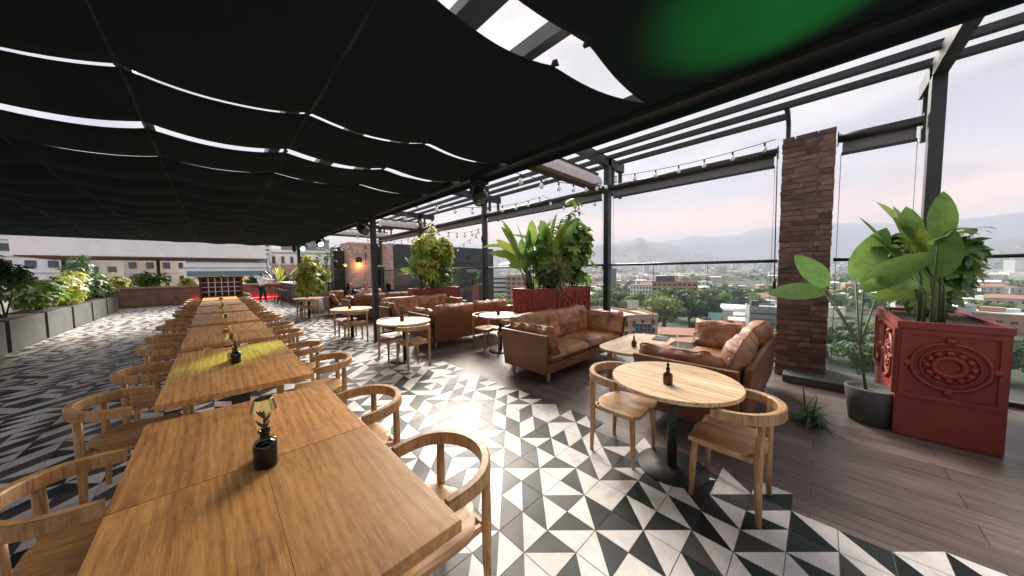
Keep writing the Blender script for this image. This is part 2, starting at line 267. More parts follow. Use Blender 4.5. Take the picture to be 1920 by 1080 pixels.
# ------------------------------------------------------------------ mesh helpers
class MB:
    def __init__(s): s.bm = bmesh.new(); s.mi = 0
    def _add(s, vs, fs, smooth=False):
        v = [s.bm.verts.new(p) for p in vs]
        for f in fs:
            try:
                q = s.bm.faces.new([v[i] for i in f]); q.material_index = s.mi; q.smooth = smooth
            except ValueError: pass
        return v
    def box(s, c, d, rot=None, taper=None):
        x, y, z = (k/2 for k in d); t = taper or (1, 1)
        P = [Vector((a*x*(t[0] if e > 0 else 1), b*y*(t[1] if e > 0 else 1), e*z)) for e in (-1, 1) for b in (-1, 1) for a in (-1, 1)]
        if rot is not None: P = [rot @ p for p in P]
        P = [p + Vector(c) for p in P]
        s._add(P, [(0, 2, 3, 1), (4, 5, 7, 6), (0, 1, 5, 4), (2, 6, 7, 3), (0, 4, 6, 2), (1, 3, 7, 5)]); return s
    def bx(s, x0, x1, y0, y1, z0, z1): return s.box(((x0+x1)/2, (y0+y1)/2, (z0+z1)/2), (x1-x0, y1-y0, z1-z0))
    def tube(s, pts, rad, n=10, cap=True, sq=None):
        pts = [Vector(p) for p in pts]; rad = rad if hasattr(rad, '__len__') else [rad]*len(pts)
        rings = []; prev = None
        for i, p in enumerate(pts):
            t = (pts[min(i+1, len(pts)-1)] - pts[max(i-1, 0)]).normalized()
            if prev is None:
                a = Vector((0, 0, 1)) if abs(t.z) < .9 else Vector((1, 0, 0))
                u = (a - t*a.dot(t)).normalized()
            else: u = (prev - t*prev.dot(t)).normalized()
            prev = u; v = t.cross(u)
            if sq:   # rectangular sweep: sq = (half height along u, half width along v)
                k = rad[i]; ch = .3*min(sq)
                prof = [(sq[0]-ch, sq[1]), (sq[0], sq[1]-ch), (sq[0], -sq[1]+ch), (sq[0]-ch, -sq[1]), (-sq[0]+ch, -sq[1]), (-sq[0], -sq[1]+ch), (-sq[0], sq[1]-ch), (-sq[0]+ch, sq[1])]
                rings.append([p + u*(a*k) + v*(b*k) for a, b in prof])
            else: rings.append([p + (u*math.cos(2*math.pi*j/n) + v*math.sin(2*math.pi*j/n))*rad[i] for j in range(n)])
        n = len(rings[0]); V = [q for r in rings for q in r]; Fs = []
        for i in range(len(rings)-1):
            for j in range(n): Fs.append((i*n+j, i*n+(j+1) % n, (i+1)*n+(j+1) % n, (i+1)*n+j))
        if cap: Fs.append(tuple(range(n-1, -1, -1))); Fs.append(tuple((len(rings)-1)*n+j for j in range(n)))
        s._add(V, Fs, smooth=not sq); return s
    def lathe(s, prof, c=(0, 0, 0), n=20, cap=True, smooth=True):
        c = Vector(c); V = []; Fs = []
        for r, z in prof: V += [c + Vector((r*math.cos(2*math.pi*j/n), r*math.sin(2*math.pi*j/n), z)) for j in range(n)]
        for i in range(len(prof)-1):
            for j in range(n): Fs.append((i*n+j, i*n+(j+1) % n, (i+1)*n+(j+1) % n, (i+1)*n+j))
        if cap: Fs.append(tuple(range(n-1, -1, -1))); Fs.append(tuple((len(prof)-1)*n+j for j in range(n)))
        s._add(V, Fs, smooth); return s
    def prism(s, poly, z0, z1):
        n = len(poly); V = [Vector((p[0], p[1], z)) for z in (z0, z1) for p in poly]
        s._add(V, [tuple(range(n-1, -1, -1)), tuple(range(n, 2*n))] + [(j, (j+1) % n, n+(j+1) % n, n+j) for j in range(n)]); return s
    def ball(s, c, r, n=10, sc=(1, 1, 1)):
        pr = [(math.sin(math.pi*k/n)*r, -math.cos(math.pi*k/n)*r) for k in range(n+1)]
        c = Vector(c); V = []; Fs = []; q = n+2
        for a, z in pr: V += [c + Vector((max(a, 1e-4)*math.cos(2*math.pi*j/q)*sc[0], max(a, 1e-4)*math.sin(2*math.pi*j/q)*sc[1], z*sc[2])) for j in range(q)]
        for i in range(n):
            for j in range(q): Fs.append((i*q+j, i*q+(j+1) % q, (i+1)*q+(j+1) % q, (i+1)*q+j))
        s._add(V, Fs, True); return s
    def torus(s, c, Rr, r, rot=None, n=28, k=8):
        V = []; Fs = []; c = Vector(c)
        for i in range(n):
            a = 2*math.pi*i/n
            for j in range(k):
                b = 2*math.pi*j/k; p = Vector(((Rr+r*math.cos(b))*math.cos(a), (Rr+r*math.cos(b))*math.sin(a), r*math.sin(b)))
                V.append(c + (rot @ p if rot is not None else p))
        for i in range(n):
            for j in range(k): Fs.append((i*k+j, ((i+1) % n)*k+j, ((i+1) % n)*k+(j+1) % k, i*k+(j+1) % k))
        s._add(V, Fs, True); return s
    def mesh(s, name, mats, bev=0):
        if not isinstance(mats, (list, tuple)): mats = [mats]
        if bev:
            bmesh.ops.recalc_face_normals(s.bm, faces=s.bm.faces[:])
            es = [e for e in s.bm.edges if len(e.link_faces) == 2 and e.calc_face_angle(0) > .6]
            bmesh.ops.bevel(s.bm, geom=es, offset=bev, segments=2, affect='EDGES', profile=.6)
        me = bpy.data.meshes.new(name); s.bm.to_mesh(me); s.bm.free()
        for m in mats: me.materials.append(m)
        return me
    def build(s, name, mats, parent=None, bev=0, loc=None):
        o = bpy.data.objects.new(name, s.mesh(name, mats, bev)); C.objects.link(o)
        if parent is not None: o.parent = parent
        if loc is not None: o.location = loc
        return o
def tag(o, label, cat, group=None):
    o['label'] = label; o['category'] = cat
    if group: o['group'] = group
    return o
def thing(name, label, cat, loc=(0, 0, 0), rz=0, group=None):
    o = bpy.data.objects.new(name, None); C.objects.link(o); o.empty_display_size = .1
    o.location = loc; o.rotation_euler = (0, 0, rz); return tag(o, label, cat, group)
def struct(o): o['kind'] = 'structure'; return o
KIDS = {}
def kids(o): return [c for c in C.objects if c.parent is o]
def copytree(o, kc=None):
    """copy a thing with its parts and sub-parts (children looked up once per prototype)"""
    key = o.name
    if key not in KIDS: KIDS[key] = [(k, [g for g in kids(k)]) for k in kids(o)]
    n = o.copy(); C.objects.link(n)
    for k, gs in KIDS[key]:
        k2 = k.copy(); C.objects.link(k2); k2.parent = n
        for g in gs:
            g2 = g.copy(); C.objects.link(g2); g2.parent = k2
    return n
def place(o, label, loc, rz=0, group=None, first=[None]):
    o.location = loc; o.rotation_euler = (0, 0, rz); o['label'] = label
    if group: o['group'] = group
    return o
USED = set()
def inst(proto, label, loc, rz=0, group=None):
    if proto.name in USED: o = copytree(proto)
    else: kids_ = None; USED.add(proto.name); o = proto; KIDS[proto.name] = [(k, kids(k)) for k in kids(proto)]
    return place(o, label, loc, rz, group)
ORD = ['first', 'second', 'third', 'fourth', 'fifth', 'sixth', 'seventh', 'eighth', 'ninth', 'tenth', 'eleventh', 'twelfth', 'thirteenth', 'fourteenth', 'fifteenth', 'sixteenth', 'seventeenth', 'eighteenth', 'nineteenth', 'twentieth']
def rotz(a): return Matrix.Rotation(a, 3, 'Z')

# ================================================================== THE TERRACE
TS = .2152956; TX, TY = 1.6483, .9507
_R, _L, _U, _D = (0, 0), (0, 1), (1, 0), (1, 1)      # dark half: right, left, upper, lower
SEEN = {(0, -1): _U, (1, -1): _L, (0, 0): _R, (1, 0): _R, (2, 0): _U, (2, -1): _L, (1, -2): _U, (0, -2): _L, (-1, -1): _R, (-1, 0): _U, (-2, 0): _U, (-2, -1): _L,
  (0, 1): _D, (-1, 1): _L, (-2, 1): _L, (-2, 2): _R, (-1, 2): _R, (0, 2): _L, (1, 1): _L, (2, 1): _L, (1, 2): _U, (0, 3): _U, (-1, 3): _R, (-2, 3): _L, (-3, 2): _U, (-3, 1): _L,
  (0, 4): _R, (1, 3): _L, (2, 2): _R, (-1, 4): _U, (1, 4): _R, (2, 3): _L, (0, 5): _D, (1, 5): _L, (2, 4): _U, (2, -2): _R, (1, -3): _L, (2, -3): _L, (3, -3): _L, (4, -3): _D,
  (3, -4): _U, (2, -4): _U, (1, -4): _R, (3, -2): _R}
def build_tiles():
    b = MB(); rnd = random.Random(11); g = .0022
    i0, i1 = -27, 5; j0, j1 = -20, 107
    def tri(p, k): b.mi = k; b._add([(x, y, 0) for x, y in p], [tuple(range(len(p)))])
    for i in range(i0, i1+1):
        for j in range(j0, j1+1):
            x, y = TX+i*TS, TY+j*TS
            P = [(x+g, y+g), (x+TS-g, y+g), (x+TS-g, y+TS-g), (x+g, y+TS-g)]
            dk = 1 if rnd.random() < .42 else 2
            if y < 1.6 and x > 1.4: dk = 1 if rnd.random() < .85 else 2  # near right gets less light: fewer sheen-greyed tiles painted there
            o = rnd.choice((0, 0, 1)); kd = rnd.randrange(2)
            if (i, j) in SEEN: o, kd = SEEN[(i, j)]
            T = [(P[o], P[(o+1) % 4], P[(o+2) % 4]), (P[o], P[(o+2) % 4], P[(o+3) % 4])]
            if kd: T.reverse()          # T[0] is the dark half
            if i == i1:      # the ragged last column where the tiling fades into the boards
                r = rnd.random(); o = rnd.choice([0, 2, 3]) 
                if r < .33: continue
                if r < .7:
                    T = [(P[0], P[1], P[3]), (P[0], P[2], P[3])][rnd.randrange(2)]; tri(T, rnd.choice([0, 0, dk])); continue
            r = rnd.random()
            tri(T[0], dk if r > .03 else 0); tri(T[1], 0)
    o = b.build('tile_floor', [M['tile_white'], M['tile_dark'], M['tile_sheen_grey']]); return struct(o)
build_tiles()
g = MB(); g._add([(-4.4, -3.5, -.004), (2.73, -3.5, -.004), (2.73, 24.2, -.004), (-4.4, 24.2, -.004)], [(0, 1, 2, 3)]); struct(g.build('floor_grout', M['grout']))
g = MB(); g.bx(-4.4, 6.9, -5, 27, -.6, -.008); struct(g.build('wood_floor', M['deck']))

# ---- chairs: horseshoe-backed armchairs
def chair_proto(wm, sm):
    t = thing('armchair', 'x', 'chair')
    def pth(a): return Vector((.266*math.cos(a), -.045-.238*math.sin(a), .690))
    P = [Vector((.262, .055, .684)), Vector((.266, .00, .687))] + [pth(math.pi*k/14)+Vector((0, 0, .012*math.sin(math.pi*k/14))) for k in range(15)] + [Vector((-.266, .00, .687)), Vector((-.262, .055, .684))]
    MB().tube(P, [.92, 1]+[1+.12*math.sin(math.pi*k/14) for k in range(15)]+[1, .92], sq=(.033, .021)).build('back_rail', wm, t)
    for s in (-1, 1):
        MB().tube([(s*.205, -.205, 0), (s*.207, -.195, .25), (s*.208, -.195, .45), (s*.205, -.198, .68)], [.016, .022, .024, .021], 12).build('leg', wm, t)
        MB().tube([(s*.200, .185, 0), (s*.196, .178, .22), (s*.188, .168, .435)], [.015, .021, .023], 12).build('leg', wm, t)
    # shaped seat: waterfall front with a soft wave, dished top
    b = MB(); nu, nv = 18, 14; top = []; bot = []
    for j in range(nv+1):
        v = j/nv*2-1
        for i in range(nu+1):
            u = i/nu*2-1
            rr_ = max(0, -v); hw = .238*(1-.10*rr_**2-.30*rr_**7)
            x = u*hw; y = v*.215 + .070*u**4*rr_**2 - .014*u**8*max(0, v)**3
            z = .455 - .016*math.exp(-(u*1.5)**2-(v*1.4+.2)**2) + .011*(math.cos(u*2*math.pi)-.6)*max(0, v)**2.2
            e = max(abs(u), abs(v)); z -= .006*max(0, (e-.9)/.1)**2
            top.append((x, y, z)); bot.append((x*.985, y*.985, z-.029))
    W = nu+1; n = len(top); Fs = []
    for j in range(nv):
        for i in range(nu):
            a = j*W+i; Fs.append((a, a+1, a+W+1, a+W)); Fs.append((n+a, n+a+W, n+a+W+1, n+a+1))
    for i in range(nu): Fs.append((i, n+i, n+i+1, i+1)); a = nv*W+i; Fs.append((a, a+1, n+a+1, n+a))
    for j in range(nv): a = j*W; Fs.append((a, a+W, n+a+W, n+a)); a = j*W+nu; Fs.append((a, n+a, n+a+W, a+W))
    b._add(top+bot, Fs, True)
    so = b.build('seat', sm, t)
    md = so.modifiers.new('edge', 'EDGE_SPLIT'); md.split_angle = R(50)
    a = MB(); a.box((0, .17, .412), (.34, .02, .034)); a.box((0, -.185, .412), (.37, .02, .034))
    for s in (-1, 1): a.box((s*.195, 0, .412), (.02, .34, .034))
    a.build('seat_frame', wm, t, bev=.003)
    return t
PW = chair_proto(M['rail_wood'], M['warm_seat']); PO = chair_proto(M['oak_chair'], M['oak_seat'])

# ---- the long row of square tables
def square_table_proto():
    t = thing('square_table', 'x', 'table')
    MB().bx(-.47, .47, -.4825, .4825, .703, .75).build('tabletop', M['table'], t, bev=.004)
    b = MB(); b.box((0, 0, .355), (.11, .11, .69)); b.build('pedestal', M['base'], t, bev=.004)
    b = MB(); b.lathe([(.005, .0), (.25, .0), (.25, .008), (.235, .014), (.08, .02), (.005, .02)], n=36); b.build('base_plate', M['base'], t)
    b = MB(); b.box((0, 0, .695), (.5, .06, .014)); b.box((0, 0, .6945), (.06, .5, .013)); b.build('bracket', M['base'], t)
    return t
PT = square_table_proto()
ys = []
y = .885
while y < 16.5:
    ys += [y+.4835, y+1.4515]; y += 2.295
for k, yc in enumerate(ys):
    inst(PT, f'brown square wooden table, {ORD[k]} along the long row counting from the front', (.13, yc, 0), 0, 'square tables of the long row')
    rr = random.Random(k)
    dx, dy, da = (rr.uniform(-.03, .05), rr.uniform(-.04, .04), rr.uniform(-.12, .12)) if k > 1 else (-.012, (-.06, -.01)[k], (.0, .02)[k])
    inst(PW, f'brown armchair on the aisle side of the {ORD[k]} square table', (.705+dx, yc+dy, 0), math.pi/2+da, 'chairs along the long table row')
    if k: inst(PW, f'brown armchair on the hedge side of the {ORD[k]} square table', (-.445-dx, yc+dy*.5, 0), -math.pi/2+da, 'chairs along the long table row')

# ---- table lamps and vases
def lamp(name, label, loc):
    t = thing(name, label, 'table lamp', loc)
    b = MB(); b.lathe([(.001, 0), (.040, 0), (.044, .004), (.044, .075), (.040, .084), (.001, .085)], n=28); b.build('base', M['brass'], t)
    b = MB(); b.lathe([(.006, .084), (.006, .25)], n=12); b.build('stem', M['brass'], t)
    b = MB(); b.lathe([(.052, .232), (.0535, .232), (.037, .288), (.035, .290), (.001, .291), (.001, .288), (.034, .287), (.051, .234), (.052, .232)], n=40, cap=False, smooth=False); b.build('lamp_shade', M['brass'], t)
    return t
def vase(label, loc, s=1.0, rz=0):
    t = thing('bud_vase', label, 'vase', loc, rz); t.scale = (s, s, s)
    b = MB(); b.lathe([(.001, 0), (.038, 0), (.042, .006), (.042, .092), (.038, .103), (.022, .110), (.0175, .116), (.0175, .142), (.0225, .147), (.0225, .153), (.015, .153), (.013, .12), (.001, .118)], n=28, cap=False); b.build('vessel', M['dark_glass'], t)
    b = MB(); P = [(.003*math.cos(a*1.9), .012*math.sin(a*2.2), .125+a*.022) for a in [k*.35 for k in range(15)]]
    b.tube(P, [.0045]*15, 6)
    for k in (4, 6, 8, 10): p = Vector(P[k]); b.tube([p, p+Vector((.014*(-1)**(k//2), .018, .010)), p+Vector((.024*(-1)**(k//2), .030, .022))], [.006, .005, .002], 6)
    b.build('dried_stem', M['twig'], t); return t
lamp('table_lamp', 'small brass table lamp behind the black bud vase on the nearest tables', (.143, 1.90, .75)); vase('black bud vase with a dried stem on the nearest two tables', (.134, 1.80, .75), 1.12)
lamp('table_lamp', 'small brass table lamp on the green lit table further along the row', (.10, 4.27, .75)); vase('black bud vase with a dried stem on the seam of the green lit table', (.12, 4.15, .75))
for k, yy in enumerate((6.45, 8.76, 11.05)): lamp('table_lamp', f'brass table lamp on the long row, {ORD[k+2]} lamp from the front', (.1, yy, .75))

# ---- round oak tables with two chairs each
def round_proto(r):
    t = thing('round_table', 'x', 'table')
    b = MB(); b.lathe([(.001, .718), (r-.012, .718), (r, .722), (r, .746), (r-.004, .75), (.001, .75)], n=72, cap=False, smooth=False); b.build('tabletop', M['oak'], t)
    b = MB(); b.lathe([(.038, .012), (.038, .70)], n=20); b.lathe([(.001, .70), (.20, .70), (.20, .717), (.001, .717)], n=24, cap=False); b.build('pedestal', M['base'], t)
    b = MB(); b.lathe([(.001, 0), (.262, 0), (.265, .003), (.262, .007), (.06, .013), (.001, .014)], n=44, cap=False); b.build('base_plate', M['base'], t)
    return t
def bottle(label, loc, s=1.0, rz=0):
    t = thing('amber_bottle', label, 'bottle', loc, rz); t.scale = (s, s, s)
    b = MB(); b.lathe([(.001, 0), (.029, 0), (.032, .004), (.032, .062), (.028, .074), (.014, .082), (.0125, .094), (.0145, .096), (.0145, .101), (.001, .101)], n=24, cap=False); b.build('glass_body', M['amber'], t)
    b = MB(); b.lathe([(.001, .099), (.0135, .099), (.0135, .112), (.009, .114), (.0085, .128), (.011, .136), (.008, .146), (.001, .148)], n=16, cap=False); b.build('dropper_cap', M['dark_glass'], t)
    b = MB(); b.tube([(0, 0, .14), (.004, .002, .160), (.012, .006, .176)], [.0035, .003, .004], 6); b.build('dried_stem', M['twig'], t)
    return t
PR = round_proto(.475)
RT = [(2.66, .825, 'nearest the camera'), (2.48, 5.40, 'before the slim canopy post'), (2.44, 8.30, 'beyond the slim canopy post'), (2.42, 13.1, 'farthest along the tiled aisle'), (4.18, 4.62, 'between red planter and sofa backs'), (4.25, 9.75, 'behind the farther red planter')]
for k, (x, y, s) in enumerate(RT):
    tb = inst(PR, f'round oak table on a black pedestal, {s}', (x, y, 0), .13 if k else 1.50, 'round oak tables')
    if k == 4: tb.scale = (.92, .92, 1)
    if k == 0: tb.scale = (1.0, 1.0, 1)
    bottle(f'small amber bottle on the round oak table {s}', (x-.03 if k else 2.50, y+.02 if k else .815, .75), 1.15 if k else 1.12, k)
    off = (.395, -.40)
    for q, (dy, rz) in enumerate(((off[0], math.pi), (off[1], 0))):
        dx = -.04
        inst(PO, f'oak armchair, {"farther" if q == 0 else "nearer"} of two, at the round table {s}', (x+dx-(0.01 if k == 0 else 0), y+dy, 0), rz+(.06 if k % 2 else -.03), 'oak armchairs at round tables')

# ---- leather sofas
def cushion_mesh(name, a, b_, c, seed, p=3.2, wr=.010, sag=0.0, m=None):
    bm = bmesh.new(); bmesh.ops.create_cube(bm, size=2); bmesh.ops.subdivide_edges(bm, edges=bm.edges[:], cuts=17, use_grid_fill=True)
    sv = Vector((seed*3.7, seed*1.3, seed*2.1)); rim = [v for v in bm.verts if abs(v.co.z) < 1e-4 and max(abs(v.co.x), abs(v.co.y)) > .999]
    for v in bm.verts:
        u, q, t = v.co
        eu = max(0, 1-abs(u)**p)**.5; eq = max(0, 1-abs(q)**p)**.5
        h = (eu*eq)**.55
        x = u*a*(1-.045*(1-eq)); y = q*b_*(1-.06*(1-eu)); z = t*c*(.12+.88*h)
        if abs(t) < .999: x *= 1+.0; 
        P = Vector((x, y, z))
        s = noise.noise(Vector((x*5, y*5, z*5))+sv)
        rad = math.atan2(y/b_, x/a)
        edge = 1-h
        s2 = noise.noise(Vector((rad*5, edge*1.2+z*3, seed*1.0)))
        rg = 1-abs(noise.noise(Vector((x*6+2*s, y*9, z*4))+sv*1.7))*2
        d = wr*(1.3*s + 1.5*s2*edge*1.4 + .9*max(0, rg-.55)*2)
        n = Vector((x/a*.3, y/b_*.3, t)).normalized()
        v.co = P + n*d + Vector((0, 0, -sag*h*(1 if t > 0 else 0)))
    for f in bm.faces: f.smooth = True
    rim.sort(key=lambda v: math.atan2(v.co.y/b_, v.co.x/a)); PIPES[name+str(seed)] = [v.co*1.004 for v in rim]
    me = bpy.data.meshes.new(name); bm.to_mesh(me); bm.free(); me.materials.append(m or M['leather']); return me
PIPES = {}
def piping(key, parent):
    P = PIPES[key]; MB().tube(P+[P[0]], .0065, 6, False).build('piping', M['leather_dark'], parent)
def part(name, me, parent, loc=(0, 0, 0), rot=(0, 0, 0), subd=1):
    o = bpy.data.objects.new(name, me); C.objects.link(o); o.parent = parent; o.location = loc; o.rotation_euler = rot
    if subd: md = o.modifiers.new('s', 'SUBSURF'); md.levels = md.render_levels = subd
    return o
def sofa_proto():
    """width 2.5 along x (0..2.5), depth 1.0 (front at y=0, back at y=1)"""
    t = thing('leather_sofa', 'x', 'sofa'); W = 2.5
    b = MB(); b.bx(.10, W-.10, .05, .93, .17, .30); b.build('seat_base', M['leather_dark'], t, bev=.01)
    # flared side panels and back panel
    def slab(p0, p1, th, z0, z1, lean):   # vertical slab from p0 to p1 (bottom), leaning outwards
        p0, p1, ln = Vector((*p0, 0)), Vector((*p1, 0)), Vector((*lean, 0)); n = ln.normalized()*th
        q = MB(); V = []
        for z, l in ((z0, Vector()), (z1, ln)):
            for p in (p0, p1, p1+n, p0+n): V.append(p+l+Vector((0, 0, z)))
        q._add(V, [(0, 3, 2, 1), (4, 5, 6, 7), (0, 1, 5, 4), (1, 2, 6, 5), (2, 3, 7, 6), (3, 0, 4, 7)]); return q
    slab((.135, .09), (.135, .93), .055, .155, .745, (-.08, 0)).build('arm', M['leather_dark'], t, bev=.012)
    slab((W-.135, .93), (W-.135, .09), .055, .155, .745, (.08, 0)).build('arm', M['leather_dark'], t, bev=.012)
    # arms lean forward at the front edge
    for o in kids(t):
        if o.name.startswith('arm') and 'chair' not in o.name:
            for v in o.data.vertices:
                if v.co.y < .5: v.co.y -= .10*(v.co.z-.155)/.59
    slab((W-.14, .90), (.14, .90), .06, .155, .752, (0, .05)).build('backrest', M['leather_dark'], t, bev=.012)
    b = MB()
    sc0 = cushion_mesh('seat_cushion', .56, .40, .095, 1, 14, .005, .012)
    for k, x in enumerate((.70, 1.80)): piping('seat_cushion1', part('seat_cushion', sc0, t, (x, .44, .375)))
    bc = [cushion_mesh('back_cushion', .56, .27, .125, 4+k, 3.4, .020) for k in range(2)]
    for k, x in enumerate((.72, 1.78)): piping(f'back_cushion{4+k}', part('back_cushion', bc[k], t, (x, .80, .665), (R(74), 0, R((-2, 2)[k]))))
    ac = [cushion_mesh('arm_cushion', .40, .225, .105, 9+k, 3.6, .022) for k in range(2)]
    piping('arm_cushion9', part('arm_cushion', ac[0], t, (.24, .40, .62), (R(66), 0, R(90)))); piping('arm_cushion10', part('arm_cushion', ac[1], t, (W-.24, .40, .62), (R(66), 0, R(-90))))
    for x in (.22, W-.22):
        for y in (.14, .86): MB().lathe([(.001, 0), (.019, 0), (.032, .165), (.001, .166)], (x, y, 0), 16, cap=False).build('leg', M['oak_chair'], t)
    return t
PS = sofa_proto()
sg = 'leather sofas on the deck'
inst(PS, 'brown leather sofa in front of the nearer red planter, its end panel towards the aisle', (3.22, 2.62, 0), 0, sg)
inst(PS, 'brown leather sofa seen over its back, between the brick pillar and the nearest round table', (5.70, 1.40, 0), math.pi, sg)
inst(PS, 'brown leather sofa with its plain back turned to the camera, behind the middle round table', (5.62, 6.62, 0), math.pi, sg)
inst(PS, 'brown leather sofa in front of the farther red planter, facing the camera', (3.12, 7.76, 0), 0, sg)
inst(PS, 'brown leather sofa with its back to the camera, in front of the seated people', (5.62, 11.78, 0), math.pi, sg)
inst(PS, 'brown leather sofa carrying the seated people, by the yellow green bush', (3.0, 12.9, 0), 0, sg)
inst(PS, 'brown leather sofa beyond the brick pillar, behind the right hand planter', (3.6, -2.62, 0), 0, sg)
def coffee(label, loc):
    t = thing('coffee_table', label, 'coffee table', loc); r = .30; P = []
    for cx_, cy_, a0 in ((.45, .08, 0), (-.45, .08, 90), (-.45, -.08, 180), (.45, -.08, 270)):
        P += [(cx_+r*math.cos(R(a0+k*10)), cy_+r*math.sin(R(a0+k*10))) for k in range(10)]
    MB().prism(P, .462, .50).build('tabletop', M['oak'], t, bev=.003)
    for x in (-.5, .5):
        for y in (-.22, .22): MB().box((x, y, .231), (.07, .05, .462)).build('leg', M['oak_chair'], t, bev=.004)
    return t
coffee('long oak coffee table with rounded corners between the two nearest sofas', (4.72, 1.98, 0)); bottle('small amber bottle on the nearest coffee table', (4.42, 1.92, .50), 1.15, 2)
coffee('long oak coffee table between the middle pair of sofas', (4.4, 7.15, 0)); bottle('small amber bottle on the middle coffee table', (4.5, 7.2, .50), 1.15, 1)
coffee('long oak coffee table between the seated people and the empty sofa', (4.3, 12.3, 0))
o = MB(); o.bx(-.16, .16, -.11, .11, 0, .012); o = o.build('menu_folder', M['screen'], bev=.002, loc=(5.22, 1.82, .5005)); o.rotation_euler = (0, 0, .15); tag(o, 'dark closed menu folder lying at the end of the nearest coffee table', 'menu')

# ---- planters with cast medallions
def medallion(b, c, ax, nrm):
    """flat rosette on a panel: c centre, ax horizontal direction, nrm outward normal"""
    up = Vector((0, 0, 1)); ax = Vector(ax).normalized(); nrm = Vector(nrm).normalized()
    Mx = Matrix((ax, up, nrm)).transposed()
    c = Vector(c)
    for rr, r in ((.215, .018), (.165, .012), (.085, .026)): b.torus(c+nrm*.004, rr, r, Mx, 32, 6)
    for k in range(12):
        a = 2*math.pi*k/12; p = c + Mx @ Vector((.125*math.cos(a), .125*math.sin(a), .004)); b.ball(p, .028, 6, (1, 1, 1))
    for k in range(4):
        a = math.pi/2*k; p = c + Mx @ Vector((.24*math.cos(a), .24*math.sin(a), .002)); b.ball(p, .034, 6)
    return b
def planter(label, poly, h, panels, loc=(0, 0, 0)):
    """poly: counter-clockwise outline; panels: (edge index, t0, t1, medallion?)"""
    t = thing('planter_box', label, 'planter', (poly[0][0], poly[0][1], 0))
    ox, oy = poly[0]; P = [(x-ox, y-oy) for x, y in poly]
    b = MB(); b.prism(P, .0, h-.05)
    cxm = sum(p[0] for p in P)/len(P); cym = sum(p[1] for p in P)/len(P)
    ins = [(cxm+(x-cxm)*.93, cym+(y-cym)*.90) for x, y in P]; outp = [(cxm+(x-cxm)*1.012, cym+(y-cym)*1.03) for x, y in P]
    n = len(P); V = [(x, y, z) for z, Q in ((h-.06, outp), (h, outp), (h, ins), (h-.06, ins)) for x, y in Q]; Fs = []
    for k in range(3):
        for j in range(n): Fs.append((k*n+j, k*n+(j+1) % n, (k+1)*n+(j+1) % n, (k+1)*n+j))
    bo = b.build('box', M['terracotta'], t); r = MB(); r._add(V, Fs); r.build('rim', M['terracotta'], t)
    s = MB(); s.prism(ins, h-.045, h-.03); s.build('soil', M['soil'], t)
    for e, t0, t1, med in panels:
        p, q = Vector((*P[e], 0)), Vector((*P[(e+1) % n], 0)); d = q-p; Ln = d.length; d.normalize(); nr = Vector((d.y, -d.x, 0))
        a, c = p+d*(t0*Ln+.02), p+d*(t1*Ln-.02); wd = (c-a).length; ang = math.atan2(d.y, d.x); rot = rotz(ang); mid = (a+c)/2
        f = MB(); z0, z1 = h-.72, h-.075
        for (lx, lz, sx, sz) in ((0, z1-.0175, wd, .035), (0, z0+.0175, wd, .035), (-wd/2+.0175, (z0+z1)/2, .035, z1-z0-.07), (wd/2-.0175, (z0+z1)/2, .035, z1-z0-.07)):
            f.box(mid+d*lx+nr*.010+Vector((0, 0, lz)), (sx, .024, sz), rot)
        f.build('panel_frame', M['terracotta'], t)
        if med:
            mb = MB(); medallion(mb, mid+nr*.004+Vector((0, 0, (z0+z1)/2)), d, nr); mb.build('rosette', M['terracotta'], t)
    return t
planter('oxblood red planter box with cast rosettes behind the nearest brown sofa', [(4.62, 4.68), (4.62, 4.10), (6.38, 3.84), (6.38, 4.55)], 1.27, [(0, 0, 1, True), (1, .38, .70, True), (1, .70, 1, True)])
planter('oxblood red planter box with cast rosettes behind the farther facing sofa', [(4.42, 9.28), (4.42, 8.98), (4.60, 8.86), (6.12, 8.86), (6.12, 9.32)], 1.12, [(1, 0, 1, False), (2, 0, .5, True), (2, .5, 1, True)])
planter('oxblood red planter box beyond the brick pillar, holding paddle leaved plants', [(4.75, -.55), (4.75, -1.15), (6.3, -1.15), (6.3, -.55)], 1.12, [(0, 0, 1, True), (3, 0, .5, True), (3, .5, 1, True)])

# ---- foliage builders
def blade(b, base, d, ln, wd, droop=.3, fold=.18, seg=8, tip=1.0, up=Vector((0, 0, 1))):
    """a long blade (paddle) with a folded midrib, starting at base in direction d and arching down"""
    d = Vector(d).normalized(); base = Vector(base); side = d.cross(up)
    if side.length < 1e-3: side = Vector((1, 0, 0))
    side.normalize(); V = []; p = base.copy(); dd = d.copy()
    for k in range(seg+1):
        t = k/seg; wv = wd*(math.sin(math.pi*min(1, (t*.93+.04))**.85))**.8*(1 if t < .98 else .3)
        nrm = side.cross(dd).normalized()
        V += [p - side*wv/2 + nrm*fold*wv, p.copy(), p + side*wv/2 + nrm*fold*wv]
        dd = (dd + Vector((0, 0, -droop/seg))).normalized(); p = p + dd*(ln/seg)
    b._add(V, [f for k in range(seg) for f in ((k*3, k*3+1, k*3+4, k*3+3), (k*3+1, k*3+2, k*3+5, k*3+4))], True)
def leaflet(b, p, d, ln, wd, up=Vector((0, 0, 1)), bend=.25):
    d = Vector(d).normalized(); s = d.cross(up)
    if s.length < 1e-3: s = Vector((1, 0, 0))
    s.normalize(); n = s.cross(d); p = Vector(p)
    a = p + d*ln*.35; c = p + d*ln*.72 - n*ln*bend*.35; e = p + d*ln - n*ln*bend
    b._add([p, a-s*wd*.45, a+n*-.0, a+s*wd*.45, c-s*wd*.42, c, c+s*wd*.42, e], [(0, 2, 1), (0, 3, 2), (1, 2, 5, 4), (2, 3, 6, 5), (4, 5, 7), (5, 6, 7)], True)
